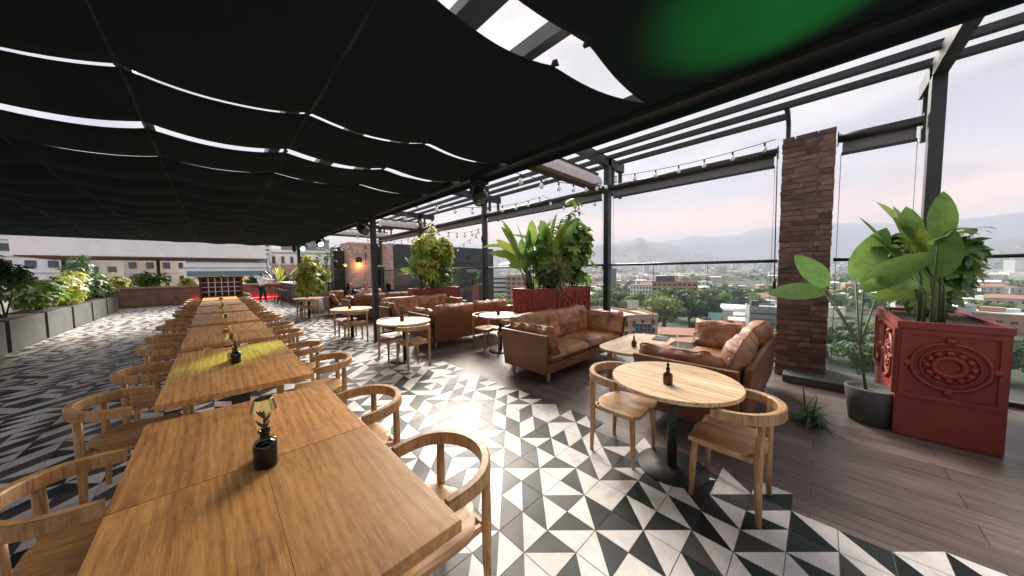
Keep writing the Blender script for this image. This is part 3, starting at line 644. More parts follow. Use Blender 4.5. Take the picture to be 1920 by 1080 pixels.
def rdir(rnd, zmin=-1, zmax=1):
    z = rnd.uniform(zmin, zmax); a = rnd.uniform(0, 2*math.pi); q = math.sqrt(max(0, 1-z*z)); return Vector((q*math.cos(a), q*math.sin(a), z))
def paddle_plant(label, loc, seed, leaves, hgt, ln=.55, wd=.2, az=None, mat_='leaf_big', grp=None, spread=.5, droop=(.05, .55)):
    rnd = random.Random(seed); t = thing('paddle_leaf_plant', label, 'plant', loc, group=grp); lb, sb = MB(), MB()
    for k in range(leaves):
        a = rnd.uniform(0, 2*math.pi) if az is None else az+rnd.uniform(-1.5, 1.5)
        h = hgt*rnd.uniform(.35, 1.0); o = spread*rnd.uniform(.2, 1); b0 = Vector((rnd.uniform(-.1, .1), rnd.uniform(-.1, .1), 0))
        top = b0 + Vector((math.cos(a)*o*h*.8, math.sin(a)*o*h*.8, h)); mid = (b0+top)/2 + Vector((math.cos(a)*-.04, math.sin(a)*-.04, .08))
        sb.tube([b0, mid, top], [.013, .009, .006], 6)
        low = rnd.random() < .28
        d = (top-mid).normalized() + Vector((math.cos(a)*(.9 if low else .15), math.sin(a)*(.9 if low else .15), -.5 if low else .35))
        up = Vector((-math.cos(a)+rnd.uniform(-.9, .9), -math.sin(a)+rnd.uniform(-.9, .9), rnd.uniform(.2, .8)))
        s = rnd.uniform(.8, 1.2); blade(lb, top, d, ln*s, wd*s, rnd.uniform(*droop), rnd.uniform(.05, .16), 9, up=up)
    lb.build('foliage', M[mat_], t); sb.build('stems', M['stem'], t); return t
def whorl_bush(label, loc, seed, n, size, ll=.16, lw=.065, mat_='leaf_scheff', cat='plant', name='umbrella_plant', per=7, grp=None, droop=.3, stems=8, low=.15, lobes_=11):
    """rosettes of leaflets on branches filling an uneven crown of size (x,y,z)"""
    rnd = random.Random(seed); t = thing(name, label, cat, loc, group=grp); lb, sb = MB(), MB(); tips = []
    lobes = [(Vector((rnd.uniform(-.55, .55)*size[0], rnd.uniform(-.55, .55)*size[1], rnd.uniform(.25, .88)*size[2])), rnd.uniform(.18, .48)) for _ in range(lobes_)]
    for k in range(n):
        c, r = rnd.choice(lobes); d = rdir(rnd, -.6, 1); q = r*rnd.uniform(.5, 1.25)
        p = c + Vector((d.x*q*size[0], d.y*q*size[1], d.z*q*size[2]*.75))
        if p.z < low*size[2]: p.z = low*size[2] + rnd.uniform(0, .1)
        tips.append(p); ax = (d*.8 + Vector((0, 0, .5))).normalized(); s1 = ax.orthogonal().normalized(); s2 = ax.cross(s1); ph = rnd.uniform(0, 6)
        s = rnd.uniform(.7, 1.2)
        for j in range(per):
            a = ph + 2*math.pi*j/per; ld = s1*math.cos(a)+s2*math.sin(a)+ax*rnd.uniform(-.1, .35)
            leaflet(lb, p, ld - Vector((0, 0, droop*rnd.random())), ll*s*rnd.uniform(.8, 1.1), lw*s, ax, rnd.uniform(.1, .4))
    for k in range(stems):
        p = rnd.choice(tips); b0 = Vector((rnd.uniform(-.12, .12), rnd.uniform(-.12, .12), 0)); mid = (b0+p)/2+Vector((rnd.uniform(-.1, .1), rnd.uniform(-.1, .1), .1)); sb.tube([b0, mid, p], [.018, .012, .005], 6)
    lb.build('foliage', M[mat_], t); sb.build('stems', M['bark'], t); return t
def spiky(label, loc, seed, n, ln, wd, hgt, mat_='leaf_var', heads=3, grp=None, name='dracaena_plant'):
    rnd = random.Random(seed); t = thing(name, label, 'plant', loc, group=grp); lb, sb = MB(), MB()
    for h in range(heads):
        b0 = Vector((rnd.uniform(-.06, .06), rnd.uniform(-.06, .06), 0)); tp = Vector((rnd.uniform(-.25, .25)*(heads > 1), rnd.uniform(-.25, .25)*(heads > 1), hgt*rnd.uniform(.45, 1))); sb.tube([b0, (b0+tp)/2+Vector((.03, 0, .03)), tp], [.016, .012, .008], 6)
        for k in range(n):
            d = rdir(rnd, -.35, 1); z = tp + Vector((0, 0, -.22*rnd.random()*(1 if heads > 1 else 1.6))); blade(lb, z, d, ln*rnd.uniform(.7, 1.1), wd, rnd.uniform(.4, 1.3), .15, 5)
    lb.build('foliage', M[mat_], t); sb.build('stems', M['bark'], t); return t
pg = 'plants in the nearer red planter'
paddle_plant('paddle leaved plant at the aisle end of the nearer planter', (4.92, 4.42, 1.23), 3, 26, 1.08, .52, .21, R(150), grp=pg, spread=.66)
paddle_plant('paddle leaved plant in the middle of the nearer planter', (5.30, 4.2, 1.23), 8, 24, 1.10, .54, .22, R(190), grp=pg, spread=.46)
whorl_bush('umbrella plant with rounded leaf rosettes beside the outer post', (6.02, 4.12, 1.2), 5, 125, (.62, .55, 1.62), .23, .095, grp=pg, droop=.5)
spiky('pale variegated spiky plant spilling over the front of the nearer planter', (5.22, 4.00, 1.22), 2, 44, .33, .036, .70, heads=7, grp=pg)
spiky('tall dark spiky plant rising from the back of the nearer planter', (5.45, 4.4, 1.23), 5, 50, .26, .036, 1.72, 'leaf_dark', 1, grp=pg, name='yucca_plant')
whorl_bush('low dark leaved plant filling the foot of the nearer planter', (5.5, 4.25, 1.2), 9, 150, (.9, .42, .95), .24, .11, 'leaf_scheff', grp=pg, name='philodendron_plant', low=.05)
pg = 'plants in the farther red planter'
whorl_bush('dense yellow green shrub overflowing the farther red planter', (5.25, 9.1, 1.05), 16, 400, (.85, .62, 1.75), .25, .085, 'leaf_yellow', grp=pg, name='croton_shrub', droop=.7, lobes_=20)
whorl_bush('mid green shrub at the rail end of the farther red planter', (5.6, 9.05, 1.05), 18, 260, (.85, .5, 1.1), .2, .07, 'leaf_scheff', grp=pg, name='broadleaf_shrub', droop=.7, low=.05)
paddle_plant('paddle leaved plant at the aisle end of the farther planter', (4.70, 9.05, 1.08), 13, 14, .75, .62, .25, R(160), grp=pg, spread=.4)
pg = 'plants in the right hand planter'
paddle_plant('paddle leaved plant reaching past the brick pillar', (5.0, -.78, 1.08), 23, 16, .8, .5, .19, R(100), grp=pg, spread=.5)
whorl_bush('round leaved shrub at the back of the right hand planter', (5.75, -.85, 1.05), 25, 130, (.55, .4, 1.0), .19, .08, grp=pg)
# two leaves that lean in front of the pillar belong to a plant of their own
t = thing('leaning_paddle_plant', 'paddle leaved plant whose two broad leaves cross the brick pillar', 'plant', (4.95, -.42, 0)); lb, sb = MB(), MB()
for top, d, ln, wd, dr in (((0, .38, 1.36), (-.05, 1, .03), .50, .24, .16), ((0, .38, 1.42), (.0, .50, .9), .46, .25, .35), ((.1, .15, 1.5), (.1, -.3, 1), .6, .26, .3), ((-.1, .1, 1.4), (-.3, -.5, .7), .6, .24, .5), ((.1, .0, 1.3), (.4, -.8, .5), .6, .22, .6)):
    sb.tube([(0, 0, 0), (0, .1, .8), top], [.016, .012, .007], 6); blade(lb, top, d, ln, wd, dr, .1, 12, up=Vector((-.85, -.25, .62)))
lb.build('foliage', M['leaf_big'], t); sb.build('stems', M['stem'], t)
b = MB(); b.lathe([(.001, 0), (.16, 0), (.2, .36), (.19, .37), (.17, .34), (.001, .33)], n=28, cap=False); tag(b.build('plant_pot', M['concrete_dark'], loc=(4.95, -.42, 0)), 'dark round pot under the leaning paddle plant', 'plant pot')
spiky('low grassy plant on the floor behind the nearest sofa', (4.5, -.02, .0), 31, 60, .28, .018, .2, 'leaf_dark', 2, name='grassy_plant')

# ================================================================== CANOPY, PERGOLA, RAILING
BAT = [-4.5, -3.47, -2.44, -1.41, -.38, .65, 1.69, 2.70]; CZ = 3.02
def sag(x, amt):
    for a, b in zip(BAT, BAT[1:]):
        if a <= x <= b: u = (x-a)/(b-a)*2-1; return -amt*(1-u*u)
    return 0
def awning(label, e0, e1, amt0, amt1, z0=0, z1=0, ripple=0):
    """e0, e1: near and far edge as functions of x"""
    b = MB(); nx = 84; ny = max(2, int((e1(1)-e0(1))/.12)); V = []; Fs = []
    for j in range(ny+1):
        v = j/ny
        for i in range(nx+1):
            x = BAT[0]+(BAT[-1]-BAT[0])*i/nx; am = amt0+(amt1-amt0)*v; y = e0(x)+(e1(x)-e0(x))*v
            z = CZ + z0+(z1-z0)*v + sag(x, am)
            if ripple: q = (y-e0(x))/1.05; z += -ripple*(1-(2*(q % 1)-1)**2)*(1+8*-sag(x, .06))
            V.append((x, y, z + .006*noise.noise(Vector((x*2.3, y*2.3, 3)))))
    W = nx+1
    for j in range(ny):
        for i in range(nx): a = j*W+i; Fs.append((a, a+1, a+W+1, a+W))
    b._add(V, Fs, True)
    o = b.build('awning_cloth', M['cloth_thin' if e0(0) < 0 else 'cloth']); md = o.modifiers.new('t', 'SOLIDIFY'); md.thickness = .006
    for bx_ in BAT[1:-1]:
        y0_, y1_ = e0(bx_), e1(bx_); n_ = max(2, int((y1_-y0_)/.15)); V = []; sb = MB()
        for k in range(n_+1):
            y = y0_+(y1_-y0_)*k/n_; z = CZ+z0+(z1-z0)*k/n_-.007
            if ripple: q = (y-y0_)/1.05; z += -ripple*(1-(2*(q % 1)-1)**2)
            V += [(bx_-.010, y, z), (bx_+.010, y, z), (bx_+.010, y, z-.003), (bx_-.010, y, z-.003)]
        sb._add([Vector(v) for v in V], [f for k in range(n_) for f in ((4*k, 4*k+1, 4*k+5, 4*k+4), (4*k+2, 4*k+3, 4*k+7, 4*k+6), (4*k+1, 4*k+2, 4*k+6, 4*k+5), (4*k+3, 4*k, 4*k+4, 4*k+7))])
        sb.build('webbing', M['webbing'], o)
        for ye, sg_ in ((y0_, -1), (y1_, 1)): MB().box((bx_, ye+sg_*.012, CZ+z0+.012), (.03, .05, .035), rotz(.3), (.5, .6)).build('edge_tab', M['webbing'], o)
    return tag(o, label, 'awning', 'dark awning cloths overhead')
ed = lambda y, k=.13: (lambda x: y-k*(min(x, 2.7)-1.2) if x > -2 else y+k*3.2)
awning('dark awning cloth nearest the camera, over the front of the terrace', lambda x: -3.6, lambda x: 1.03+.10*max(0, 1.5-max(x, 0)), .04, .06)
awning('dark awning cloth with scalloped edge beyond the wide open strip', lambda x: 1.37-.34*max(0, (x-1.2)/1.4)**1.5, ed(3.02), .05, .075)
awning('dark awning cloth between the first and second bright slits', ed(3.12), ed(4.03), .075, .07, .02, -.01)
awning('dark awning cloth between the second and third bright slits', ed(4.25, .16), ed(5.08, .16), .075, .06, .02, -.01)
awning('long dark rippled awning cloth reaching to the far end of the terrace', ed(5.22, .16), lambda x: 16.3, .065, .06, .02, -.08, .05)
def beam(name, label, x0, x1, y0, y1, z0, z1, m='metal', cat='beam', grp=None, bev=.004):
    cx_, cy_, cz_ = (x0+x1)/2, (y0+y1)/2, z0
    b = MB(); b.bx(x0-cx_, x1-cx_, y0-cy_, y1-cy_, 0, z1-z0); o = b.build(name, M[m], bev=bev, loc=(cx_, cy_, cz_)); return tag(o, label, cat, grp)
beam('canopy_edge_beam', 'long black steel beam along the outer edge of the dark awning', 2.67, 2.80, -4, 16.45, 2.955, 3.17)
beam('awning_valance', 'narrow black cloth hem hanging along the outer awning beam', 2.80, 2.83, -4, 16.45, 2.90, 3.06, 'cloth')
for k, x in enumerate(BAT[1:-1]):
    beam('awning_rafter', f'grey steel rafter above the awning cloth, {ORD[k]} from the hedge side', x-.10 if k == 4 else x-.06, x+.02 if k != 4 else x+.0, -4, 16.4, 3.16, 3.27, 'metal_grey', 'rafter', 'rafters above the awning')
beam('awning_rafter', 'wide grey steel rafter seen through the open strip of the awning', 1.22, 1.40, -4, 16.4, 3.34, 3.42, 'metal_grey', 'rafter', 'rafters above the awning')
beam('awning_end_bar', 'black bar across the far end of the dark awning', -4.5, 2.66, 16.3, 16.38, 2.84, 2.96)
for k, (x, y, s) in enumerate(((2.72, 7.42, 'beside the round tables'), (2.72, 16.25, 'beside the yellow green bush'), (-3.4, 11.5, 'in the hedge on the left'), (-3.4, 3.0, 'by the long table row on the left'))):
    t = thing('canopy_post', f'slim black steel canopy post {s}', 'post', (x, y, 0), group='posts under the awning')
    MB().bx(-.055, .055, -.055, .055, 0, 2.955).build('shaft', M['metal'], t, bev=.006)
    MB().bx(-.10, .10, -.10, .10, 0, .012).build('base_plate', M['metal'], t, bev=.002)
RX = 6.55
PY = [(-5.4, 'beyond the right edge'), (-.95, 'right of the brick pillar'), (3.50, 'between the planter and the nearest sofas'), (7.95, 'between the two red planters'), (12.42, 'behind the farther planter'), (16.9, 'at the far end of the railing')]
for k, (y, s) in enumerate(PY[1:]):
    t = thing('pergola_post', f'black steel pergola post {s}', 'post', (RX, y, 0), group='pergola posts along the railing')
    MB().bx(-.075, .075, -.06, .06, 0, 4.18).build('shaft', M['metal'], t, bev=.006)
    MB().bx(-.12, .12, -.11, .11, 0, .015).build('base_plate', M['metal'], t, bev=.002)
    MB().bx(-.085, .085, -.075, .075, 1.66, 1.74).build('collar', M['metal'], t, bev=.004)
    f = thing('pergola_truss', f'black cross beam with struts over the pergola post {s}', 'beam', (2.8, y, 4.0), group='pergola cross beams')
    MB().bx(.0, 4.46, -.06, .06, 0, .20).build('cross_beam', M['metal'], f, bev=.004)
    for x in (3.99, 4.37): MB().bx(x-.035, x+.035, -.035, .035, -.62, 0).build('strut', M['metal'], f, bev=.003)
for k, (x, s) in enumerate(((6.22, 'inner'), (6.69, 'middle'), (7.17, 'outer'))):
    beam('pergola_purlin', f'long dark steel purlin of the open pergola, {s} of three', x-.045, x+.045, .50 if k == 2 else -6, 17.2, 4.205, 4.295, 'metal', 'purlin', 'purlins of the pergola')
t = thing('purlin_end_bracket', 'bent black bracket at the end of the outer purlin above the brick pillar', 'bracket', (6.69, .47, 3.5))
MB().tube([(0, 0, .72), (.30, 0, .72), (.48, 0, .60), (.50, 0, .4), (.50, 0, 0)], [1]*5, sq=(.04, .03)).build('bent_bar', M['metal'], t)
# roller blinds between the posts
for k, (y0, y1, s) in enumerate(((-.85, -.12, 'right of the brick pillar'), (.55, 3.40, 'between the brick pillar and the nearest pergola post'), (3.62, 7.85, 'above the nearer planter'), (8.07, 12.32, 'above the farther planter'), (12.55, 16.8, 'at the far end of the railing'))):
    t = thing('roller_blind', f'rolled up grey roller blind {s}', 'roller blind', (RX-.02, y0, 3.5), group='roller blinds')
    MB().tube([(0, 0, 0), (0, y1-y0, 0)], .062, 14).build('roller_tube', M['metal'], t)
    MB().bx(.045, .052, .04, y1-y0-.04, -.20, .02).build('blind_cloth', M['blind'], t)
    MB().bx(.03, .065, .03, y1-y0-.03, -.235, -.195).build('bottom_bar', M['metal'], t, bev=.004)
    MB().bx(-.03, .09, -.012, .0, -.09, .09).build('bracket', M['metal'], t, bev=.002); MB().bx(-.03, .09, y1-y0, y1-y0+.012, -.09, .09).build('bracket', M['metal'], t, bev=.002)
    for yy in (.03, y1-y0-.03): MB().tube([(.05, yy, -.22), (.05, yy, -3.3)], .004, 6).build('guide_wire', M['metal_grey'], t)
t = thing('blind_crank', 'black crank rod hanging beside the brick pillar', 'crank rod', (6.16, .50, 1.38)); MB().tube([(0, 0, .06), (-.0, 0.02, 2.0)], .008, 6).build('rod', M['metal'], t); MB().tube([(0, 0, -.06), (0, 0, .10)], .022, 8).build('grip', M['metal'], t)
# glass railing
for k, (y0, y1, s) in enumerate(((-5.3, -1.03, 'beyond the right hand planter'), (-.87, -.12, 'just right of the brick pillar'), (.50, 3.43, 'between the brick pillar and the nearest pergola post'), (3.57, 7.88, 'behind the nearer planter'), (8.02, 12.35, 'behind the farther planter'), (12.5, 16.83, 'at the far end'))):
    t = thing('glass_railing', f'clear glass windbreak with black top rail {s}', 'railing', (RX, y0, 0), group='glass railing bays')
    MB().tube([(0, 0, 1.76), (0, y1-y0, 1.76)], .026, 12).build('top_rail', M['metal'], t)
    MB().bx(-.03, .03, 0, y1-y0, .0, .06).build('shoe_channel', M['metal'], t, bev=.004)
    n = max(1, round((y1-y0)/1.02)); wd = (y1-y0)/n
    for q in range(n):
        pn = MB(); pn.bx(-.006, .006, q*wd+.006, (q+1)*wd-.006, .06, 1.735); pn = pn.build('pane', M['glass'], t)
        if q: MB().bx(-.007, .007, q*wd-.003, q*wd+.003, .06, 1.735).build('pane_edge', M['glass_edge'], pn)
# white awning cassettes under the cross beams
for y, x0, x1, s in ((3.50, 3.2, 6.38, 'beside the nearest pergola post'), (12.38, 4.9, 6.95, 'above the farther planter'), (16.5, 3.4, 6.9, 'above the brick fireplace')):
    t = thing('awning_cassette', f'cream folded awning case slung under the pergola beam {s}', 'awning case', (x0, y+.16, 3.63), group='folded awning cases')
    L_ = x1-x0; b = MB()
    P = [(-.10, -.09), (.11, -.12), (.14, .0), (.10, .13), (-.06, .14), (-.12, .04)]
    V = [Vector((x, p[0], p[1])) for x in (0, L_) for p in P]; b._add(V, [tuple(range(6)), tuple(range(11, 5, -1))]+[(j, 6+j, 6+(j+1) % 6, (j+1) % 6) for j in range(6)]); b.build('case', M['cassette'], t, bev=.01)
    b = MB(); b.box((L_/2, .0, -.145), (L_*.99, .20, .05)); b.build('folded_cloth', M['brown_cloth'], t, bev=.015)
    b = MB(); b.box((-.012, 0, 0), (.02, .22, .26)); b.build('end_cap', M['white_plastic'], t, bev=.006)
    b = MB(); b.box((L_/2, -.0, .20), (L_, .06, .05)); b.build('mounting_rail', M['metal'], t, bev=.003)
# brick pillar, brick by brick
def brick_pillar():
    t = thing('brick_pillar', 'tall rough red brick pillar between the glass railing bays on the right', 'pillar', (6.2, .47, 0)); rnd = random.Random(4)
    D, Wd, Hh = .46, .56, 3.56
    MB().bx(.012, D-.012, -Wd+.012, -.012, 0, Hh-.01).build('mortar_core', M['mortar'], t)
    bs = MB(); h = .078; z = .004; row = 0
    def brick(x0, x1, y0, y1, z0):
        c = Vector(((x0+x1)/2, (y0+y1)/2, z0+h/2-.005)); j = Vector([rnd.uniform(-.004, .004) for _ in range(3)])
        P = [Vector((sx*(x1-x0)/2, sy*(y1-y0)/2, sz*(h-.011)/2))+Vector([rnd.uniform(-.005, .005) for _ in range(3)]) for sz in (-1, 1) for sy in (-1, 1) for sx in (-1, 1)]
        bs._add([c+j+p for p in P], [(0, 2, 3, 1), (4, 5, 7, 6), (0, 1, 5, 4), (2, 6, 7, 3), (0, 4, 6, 2), (1, 3, 7, 5)])
    while z < Hh-.02:
        cuts = [0, -.14, -.38, -.56] if row % 2 else [0, -.26, -.42, -.56]
        for a, c in zip(cuts, cuts[1:]): brick(0, .1, c+.005, a-.005, z); brick(D-.1, D, c+.005, a-.005, z)
        for a, c in ((.105, .28), (.29, .355)) if row % 2 else ((.105, .2), (.21, .355)):
            brick(a, c, -.1, 0, z); brick(a, c, -Wd, -Wd+.1, z)
        z += h; row += 1
    o = bs.build('brickwork', M['brick'], t, bev=.006); return t
brick_pillar()
m_ = M['brick']; nt, b = nodes(m_); g = N(nt, 'ShaderNodeNewGeometry'); hs = N(nt, 'ShaderNodeHueSaturation'); lk = b.inputs['Base Color'].links[0].from_socket
mr = N(nt, 'ShaderNodeMapRange'); mr.inputs['To Min'].default_value = .5; mr.inputs['To Max'].default_value = 1.35; nt.links.new(g.outputs['Random Per Island'], mr.inputs['Value']); nt.links.new(mr.outputs[0], hs.inputs['Value']); nt.links.new(lk, hs.inputs['Color']); nt.links.new(hs.outputs[0], b.inputs['Base Color'])
o = MB(); o.bx(-.2, .5, -1.0, .25, 0, .10); tag(o.build('stone_curb', M['concrete_dark'], bev=.01, loc=(6.05, .1, 0)), 'low dark curb at the foot of the brick pillar', 'curb')
# string lights
def string(label, pts, drop, step=.42, hang=.10):
    t = thing('string_lights', label, 'string lights', pts[0], group='festoon string lights'); o = Vector(pts[0]); line = []
    for a, b_ in zip(pts, pts[1:]):
        a, b_ = Vector(a)-o, Vector(b_)-o
        for k in range(13):
            u = k/12; line.append(a.lerp(b_, u)-Vector((0, 0, drop*4*u*(1-u))))
    MB().tube(line, .006, 5).build('cable', M['base'], t)
    acc = step*.5; prev = line[0]; n = 0
    sk = None
    for p in line[1:]:
        d = (p-prev).length
        while acc < d and d > 0:
            q = prev.lerp(p, acc/d); acc += step; n += 1
            if sk is None:
                b = MB(); b.tube([(0, 0, 0), (0, 0, -.055)], .015, 8); s = b.build('bulb_socket', M['base'], t)
                b = MB(); b.lathe([(.001, -.055), (.014, -.055), (.020, -.07), (.034, -.092), (.037, -.112), (.030, -.135), (.014, -.147), (.001, -.149)], n=14, cap=False); g = b.build('bulb', M['bulb'], s); sk = (s, g)
            else:
                s = sk[0].copy(); C.objects.link(s); g = sk[1].copy(); C.objects.link(g); g.parent = s
            s.location = q
        acc -= d; prev = p
string('festoon bulbs strung in front of the roller blind left of the brick pillar', [(6.38, 3.42, 3.72), (6.38, .56, 3.66)], .08)
string('festoon bulbs running from the awning beam to the nearest pergola post', [(2.9, 3.0, 3.0), (6.42, 3.45, 3.62)], .10, .55)
string('festoon bulbs crossing the open bay above the nearer planter', [(6.45, 3.56, 3.35), (6.3, 5.2, 3.62), (2.86, 5.6, 3.05)], .22, .42)
string('festoon bulbs sagging from the second pergola post towards the awning', [(6.45, 8.0, 3.1), (2.86, 6.6, 3.1)], .35, .42)
string('festoon bulbs sagging low beyond the second pergola post', [(6.4, 8.05, 3.0), (6.5, 12.3, 3.0)], .55, .40)
string('festoon bulbs across the far bay in front of the brick fireplace', [(2.86, 10.4, 3.1), (6.4, 12.3, 3.3)], .40, .45)
string('festoon bulbs near the dark metal wall at the far end', [(2.86, 13.5, 3.1), (6.4, 16.6, 3.2)], .45, .45)
string('festoon bulbs beyond the farthest round table', [(2.86, 15.5, 3.05), (5.2, 17.0, 3.3)], .35, .45)
# ---- moving head stage lights and round speakers
def head(label, loc, lens, tilt=(0, 0), rz=0):
    t = thing('stage_light', label, 'stage light', loc, rz, 'moving stage lights under the awning')
    b = MB(); b.bx(-.11, .11, -.08, .08, -.07, 0); b.build('base', M['base'], t, bev=.012)
    b = MB(); b.tube([(-.14, 0, -.24), (-.14, 0, -.10), (-.07, 0, -.075), (.07, 0, -.075), (.14, 0, -.10), (.14, 0, -.24)], [1]*6, sq=(.03, .014)); b.build('yoke', M['base'], t)
    b = MB(); b.lathe([(.001, -.13), (.07, -.13), (.11, -.08), (.118, 0), (.11, .09), (.098, .10)], n=24, cap=False); h = b.build('head', M['base'], t); h.location = (0, 0, -.24); h.rotation_euler = (tilt[0], tilt[1], 0)
    b = MB(); b.lathe([(.001, .096), (.05, .094), (.096, .085)], n=24, cap=False); b.build('lens', M[lens], h); return t
head('black moving stage light at the awning beam nearest the pergola post', (2.76, 3.45, 2.955), 'lens_dark', (R(150), 0))
head('black moving stage light with a pale lit lens under the far awning beam', (2.74, 12.5, 2.955), 'lens_white', (R(125), 0), R(10))
head('black moving stage light just beyond the slim canopy post', (2.74, 8.1, 2.955), 'lens_dark', (R(120), R(-40)))
head('moving stage light with a green lit lens beside the far canopy post', (2.78, 15.75, 2.955), 'lens_green', (R(100), 0))
t = thing('added_floor_uplight', 'added black floor spotlight out of view, shining green up at the awning', 'spotlight', (2.35, -1.1, 0)); b = MB(); b.lathe([(.001, .10), (.09, .10), (.12, .16), (.12, .31), (.11, .31), (.10, .30)], n=24, cap=False); b.build('housing', M['base'], t)  # lamp added out of view to colour the awning green
b = MB(); b.lathe([(.001, .285), (.10, .285)], n=24, cap=False); b.build('lens', M['lens_green'], t); b = MB(); b.bx(-.16, .16, -.06, .06, 0, .02); b.tube([(-.14, 0, .02), (-.14, 0, .2)], .012, 6); b.tube([(.14, 0, .02), (.14, 0, .2)], .012, 6); b.build('bracket', M['base'], t)
def spot(loc, tgt, col, e, ang, blend=.6):
    l = bpy.data.lights.new('stage_beam', 'SPOT'); l.energy = e; l.color = col; l.spot_size = R(ang); l.spot_blend = blend; l.shadow_soft_size = .05
    o = bpy.data.objects.new('stage_beam', l); C.objects.link(o); o.location = loc; o.rotation_euler = (Vector(tgt)-Vector(loc)).to_track_quat('-Z', 'Y').to_euler()
spot((2.35, -1.05, .34), (2.08, .24, 3.0), (.04, 1, .14), 300, 21, .85)  # green beam of the added floor lamp
spot((2.62, 7.9, 2.60), (.25, 4.62, .75), (.50, 1, .16), 520, 9.5, 1.0)
def speaker(label, loc, rz):
    t = thing('round_speaker', label, 'speaker', loc, rz, 'small round speakers'); b = MB(); b.ball((0, 0, 0), .13, 12, (.62, .62, 1.15)); b.build('housing', M['base'], t); b = MB(); b.tube([(0, 0, -.05), (0, .12, -.05)], .016, 8); b.build('bracket', M['base'], t)
speaker('small black speaker on the second pergola post', (6.42, 7.86, 2.72), R(-60)); speaker('small black speaker on the far canopy post', (2.55, 16.15, 2.72), R(-60))

# ================================================================== FAR END OF THE TERRACE
t = thing('brick_fireplace', 'pale brick fireplace block with a grey metal hearth at the end of the sofas', 'fireplace', (4.98, 17.0, 0))
b = MB(); b.bx(0, 2.3, 0, 1.5, 0, 3.22); b.build('chimney_block', M['brick_far'], t)
b = MB(); b.bx(-.03, .95, -.30, -.002, 0, 3.12); b.build('projecting_stack', M['brick_far'], t)
b = MB(); b.bx(.98, 1.08, -.12, -.004, 0, 1.95); b.bx(1.72, 1.82, -.12, -.004, 0, 1.95); b.bx(.92, 1.88, -.2, -.004, 1.95, 2.05); b.build('hearth_surround', M['concrete'], t, bev=.006)
b = MB(); b.bx(1.082, 1.718, -.05, -.006, 0, 1.94); b.build('firebox', M['base'], t)
b = MB(); b.tube([(.72, -.32, 3.1), (.72, -.32, 2.3)], .025, 8); b.tube([(1.45, -.05, 3.2), (1.45, -.05, 2.05)], .05, 8); b.build('conduit', M['base'], t)
t = thing('wall_lamp', 'round black wall lamp with an orange glow on the brick fireplace', 'wall lamp', (5.35, 16.62, 2.30)); b = MB(); b.ball((0, 0, 0), .15, 12, (1, .8, 1.15)); b.build('shade', M['base'], t)
b = MB(); b.ball((0, .0, -.17), .05, 8); b.build('bulb', M['lamp_orange'], t); pl = bpy.data.lights.new('lamp_glow', 'POINT'); pl.energy = 2.5; pl.color = (1, .4, .1); pl.shadow_soft_size = .05; po = bpy.data.objects.new('lamp_glow', pl); C.objects.link(po); po.location = (5.35, 16.55, 2.02)
t = thing('dome_pendant', 'small white lit dome lamp beside the brick fireplace', 'wall lamp', (4.72, 16.7, 2.03)); b = MB(); b.lathe([(.14, 0), (.13, .05), (.06, .10), (.001, .11)], n=18, cap=False); b.build('dome', M['brass'], t); b = MB(); b.ball((0, 0, .0), .06, 8); b.build('bulb', M['lamp_orange'], t)
t = thing('charcoal_wall', 'tall charcoal clad wall behind the farther planter', 'wall', (7.3, 17.6, -4))
b = MB(); b.bx(0, 8.0, 0, .5, 0, 7.32); b.build('cladding', M['dark_panel'], t)
b = MB()
for x in (1.2, 2.9, 4.4, 6.0, 7.2): b.bx(x-.02, x+.02, -.018, -.002, 4.0, 6.2)
b.bx(.05, 7.95, -.02, -.003, 6.2, 6.24); b.build('cover_strip', M['base'], t)
b = MB(); b.bx(5.6, 5.72, -.16, -.003, 6.55, 6.68); b.build('floodlight', M['base'], t)
o = MB(); o.bx(0, .45, 0, .6, -2, 3.0); tag(o.build('dark_column', M['dark_panel'], loc=(4.45, 17.7, 0)), 'narrow dark column left of the brick fireplace', 'column')
o = MB(); o.bx(0, 3.1, 0, .35, 0, 1.12); o.bx(-.05, 3.15, -.04, .39, 1.12, 1.2); tag(o.build('low_wall', M['concrete'], loc=(3.2, 18.4, 0)), 'low pale concrete wall behind the fig tree', 'wall')
o = MB(); o.bx(-7.5, 3.4, 0, .4, 0, .92); tag(o.build('low_stone_wall', M['rust_wall'], loc=(0, 25.6, 0)), 'low rusty stone wall at the end of the aisle behind the standing person', 'wall')
o = MB(); o.bx(-7.5, 3.5, -.1, .6, 0, .09); tag(o.build('wooden_ledge', M['oak_chair'], loc=(0, 25.55, .925)), 'wooden ledge on top of the low stone wall', 'ledge')
t = thing('bar_counter', 'dark green concrete bar counter with a pale top at the end of the aisle', 'bar counter', (3.02, 19.1, 0)); MB().bx(.12, .9, .05, 6.0, .06, 1.06).build('counter_body', M['concrete_dark'], t, bev=.008); MB().bx(-.08, 1.0, -.05, 6.1, 1.062, 1.12).build('counter_top', M['concrete'], t, bev=.006); MB().bx(.18, .85, .1, 5.9, 0, .06).build('plinth', M['base'], t)
def stool_proto():
    t = thing('bar_stool', 'x', 'bar stool'); b = MB(); b.lathe([(.001, .735), (.17, .735), (.18, .75), (.175, .765), (.001, .77)], n=22, cap=False); b.build('seat', M['base'], t)
    for sx in (-1, 1):
        for sy in (-1, 1): MB().tube([(sx*.21, sy*.21, 0), (sx*.13, sy*.13, .735)], .011, 7).build('leg', M['base'], t)
    b = MB(); P = [(.175, .175, .22), (-.175, .175, .22), (-.175, -.175, .22), (.175, -.175, .22), (.175, .175, .22)]; b.tube(P, .008, 6); b.build('footrest', M['base'], t)
    b = MB(); b.tube([(-.16, -.15, .75), (-.18, -.18, .98), (.18, -.18, .98), (.16, -.15, .75)], .010, 7); b.build('low_backrest', M['base'], t); return t
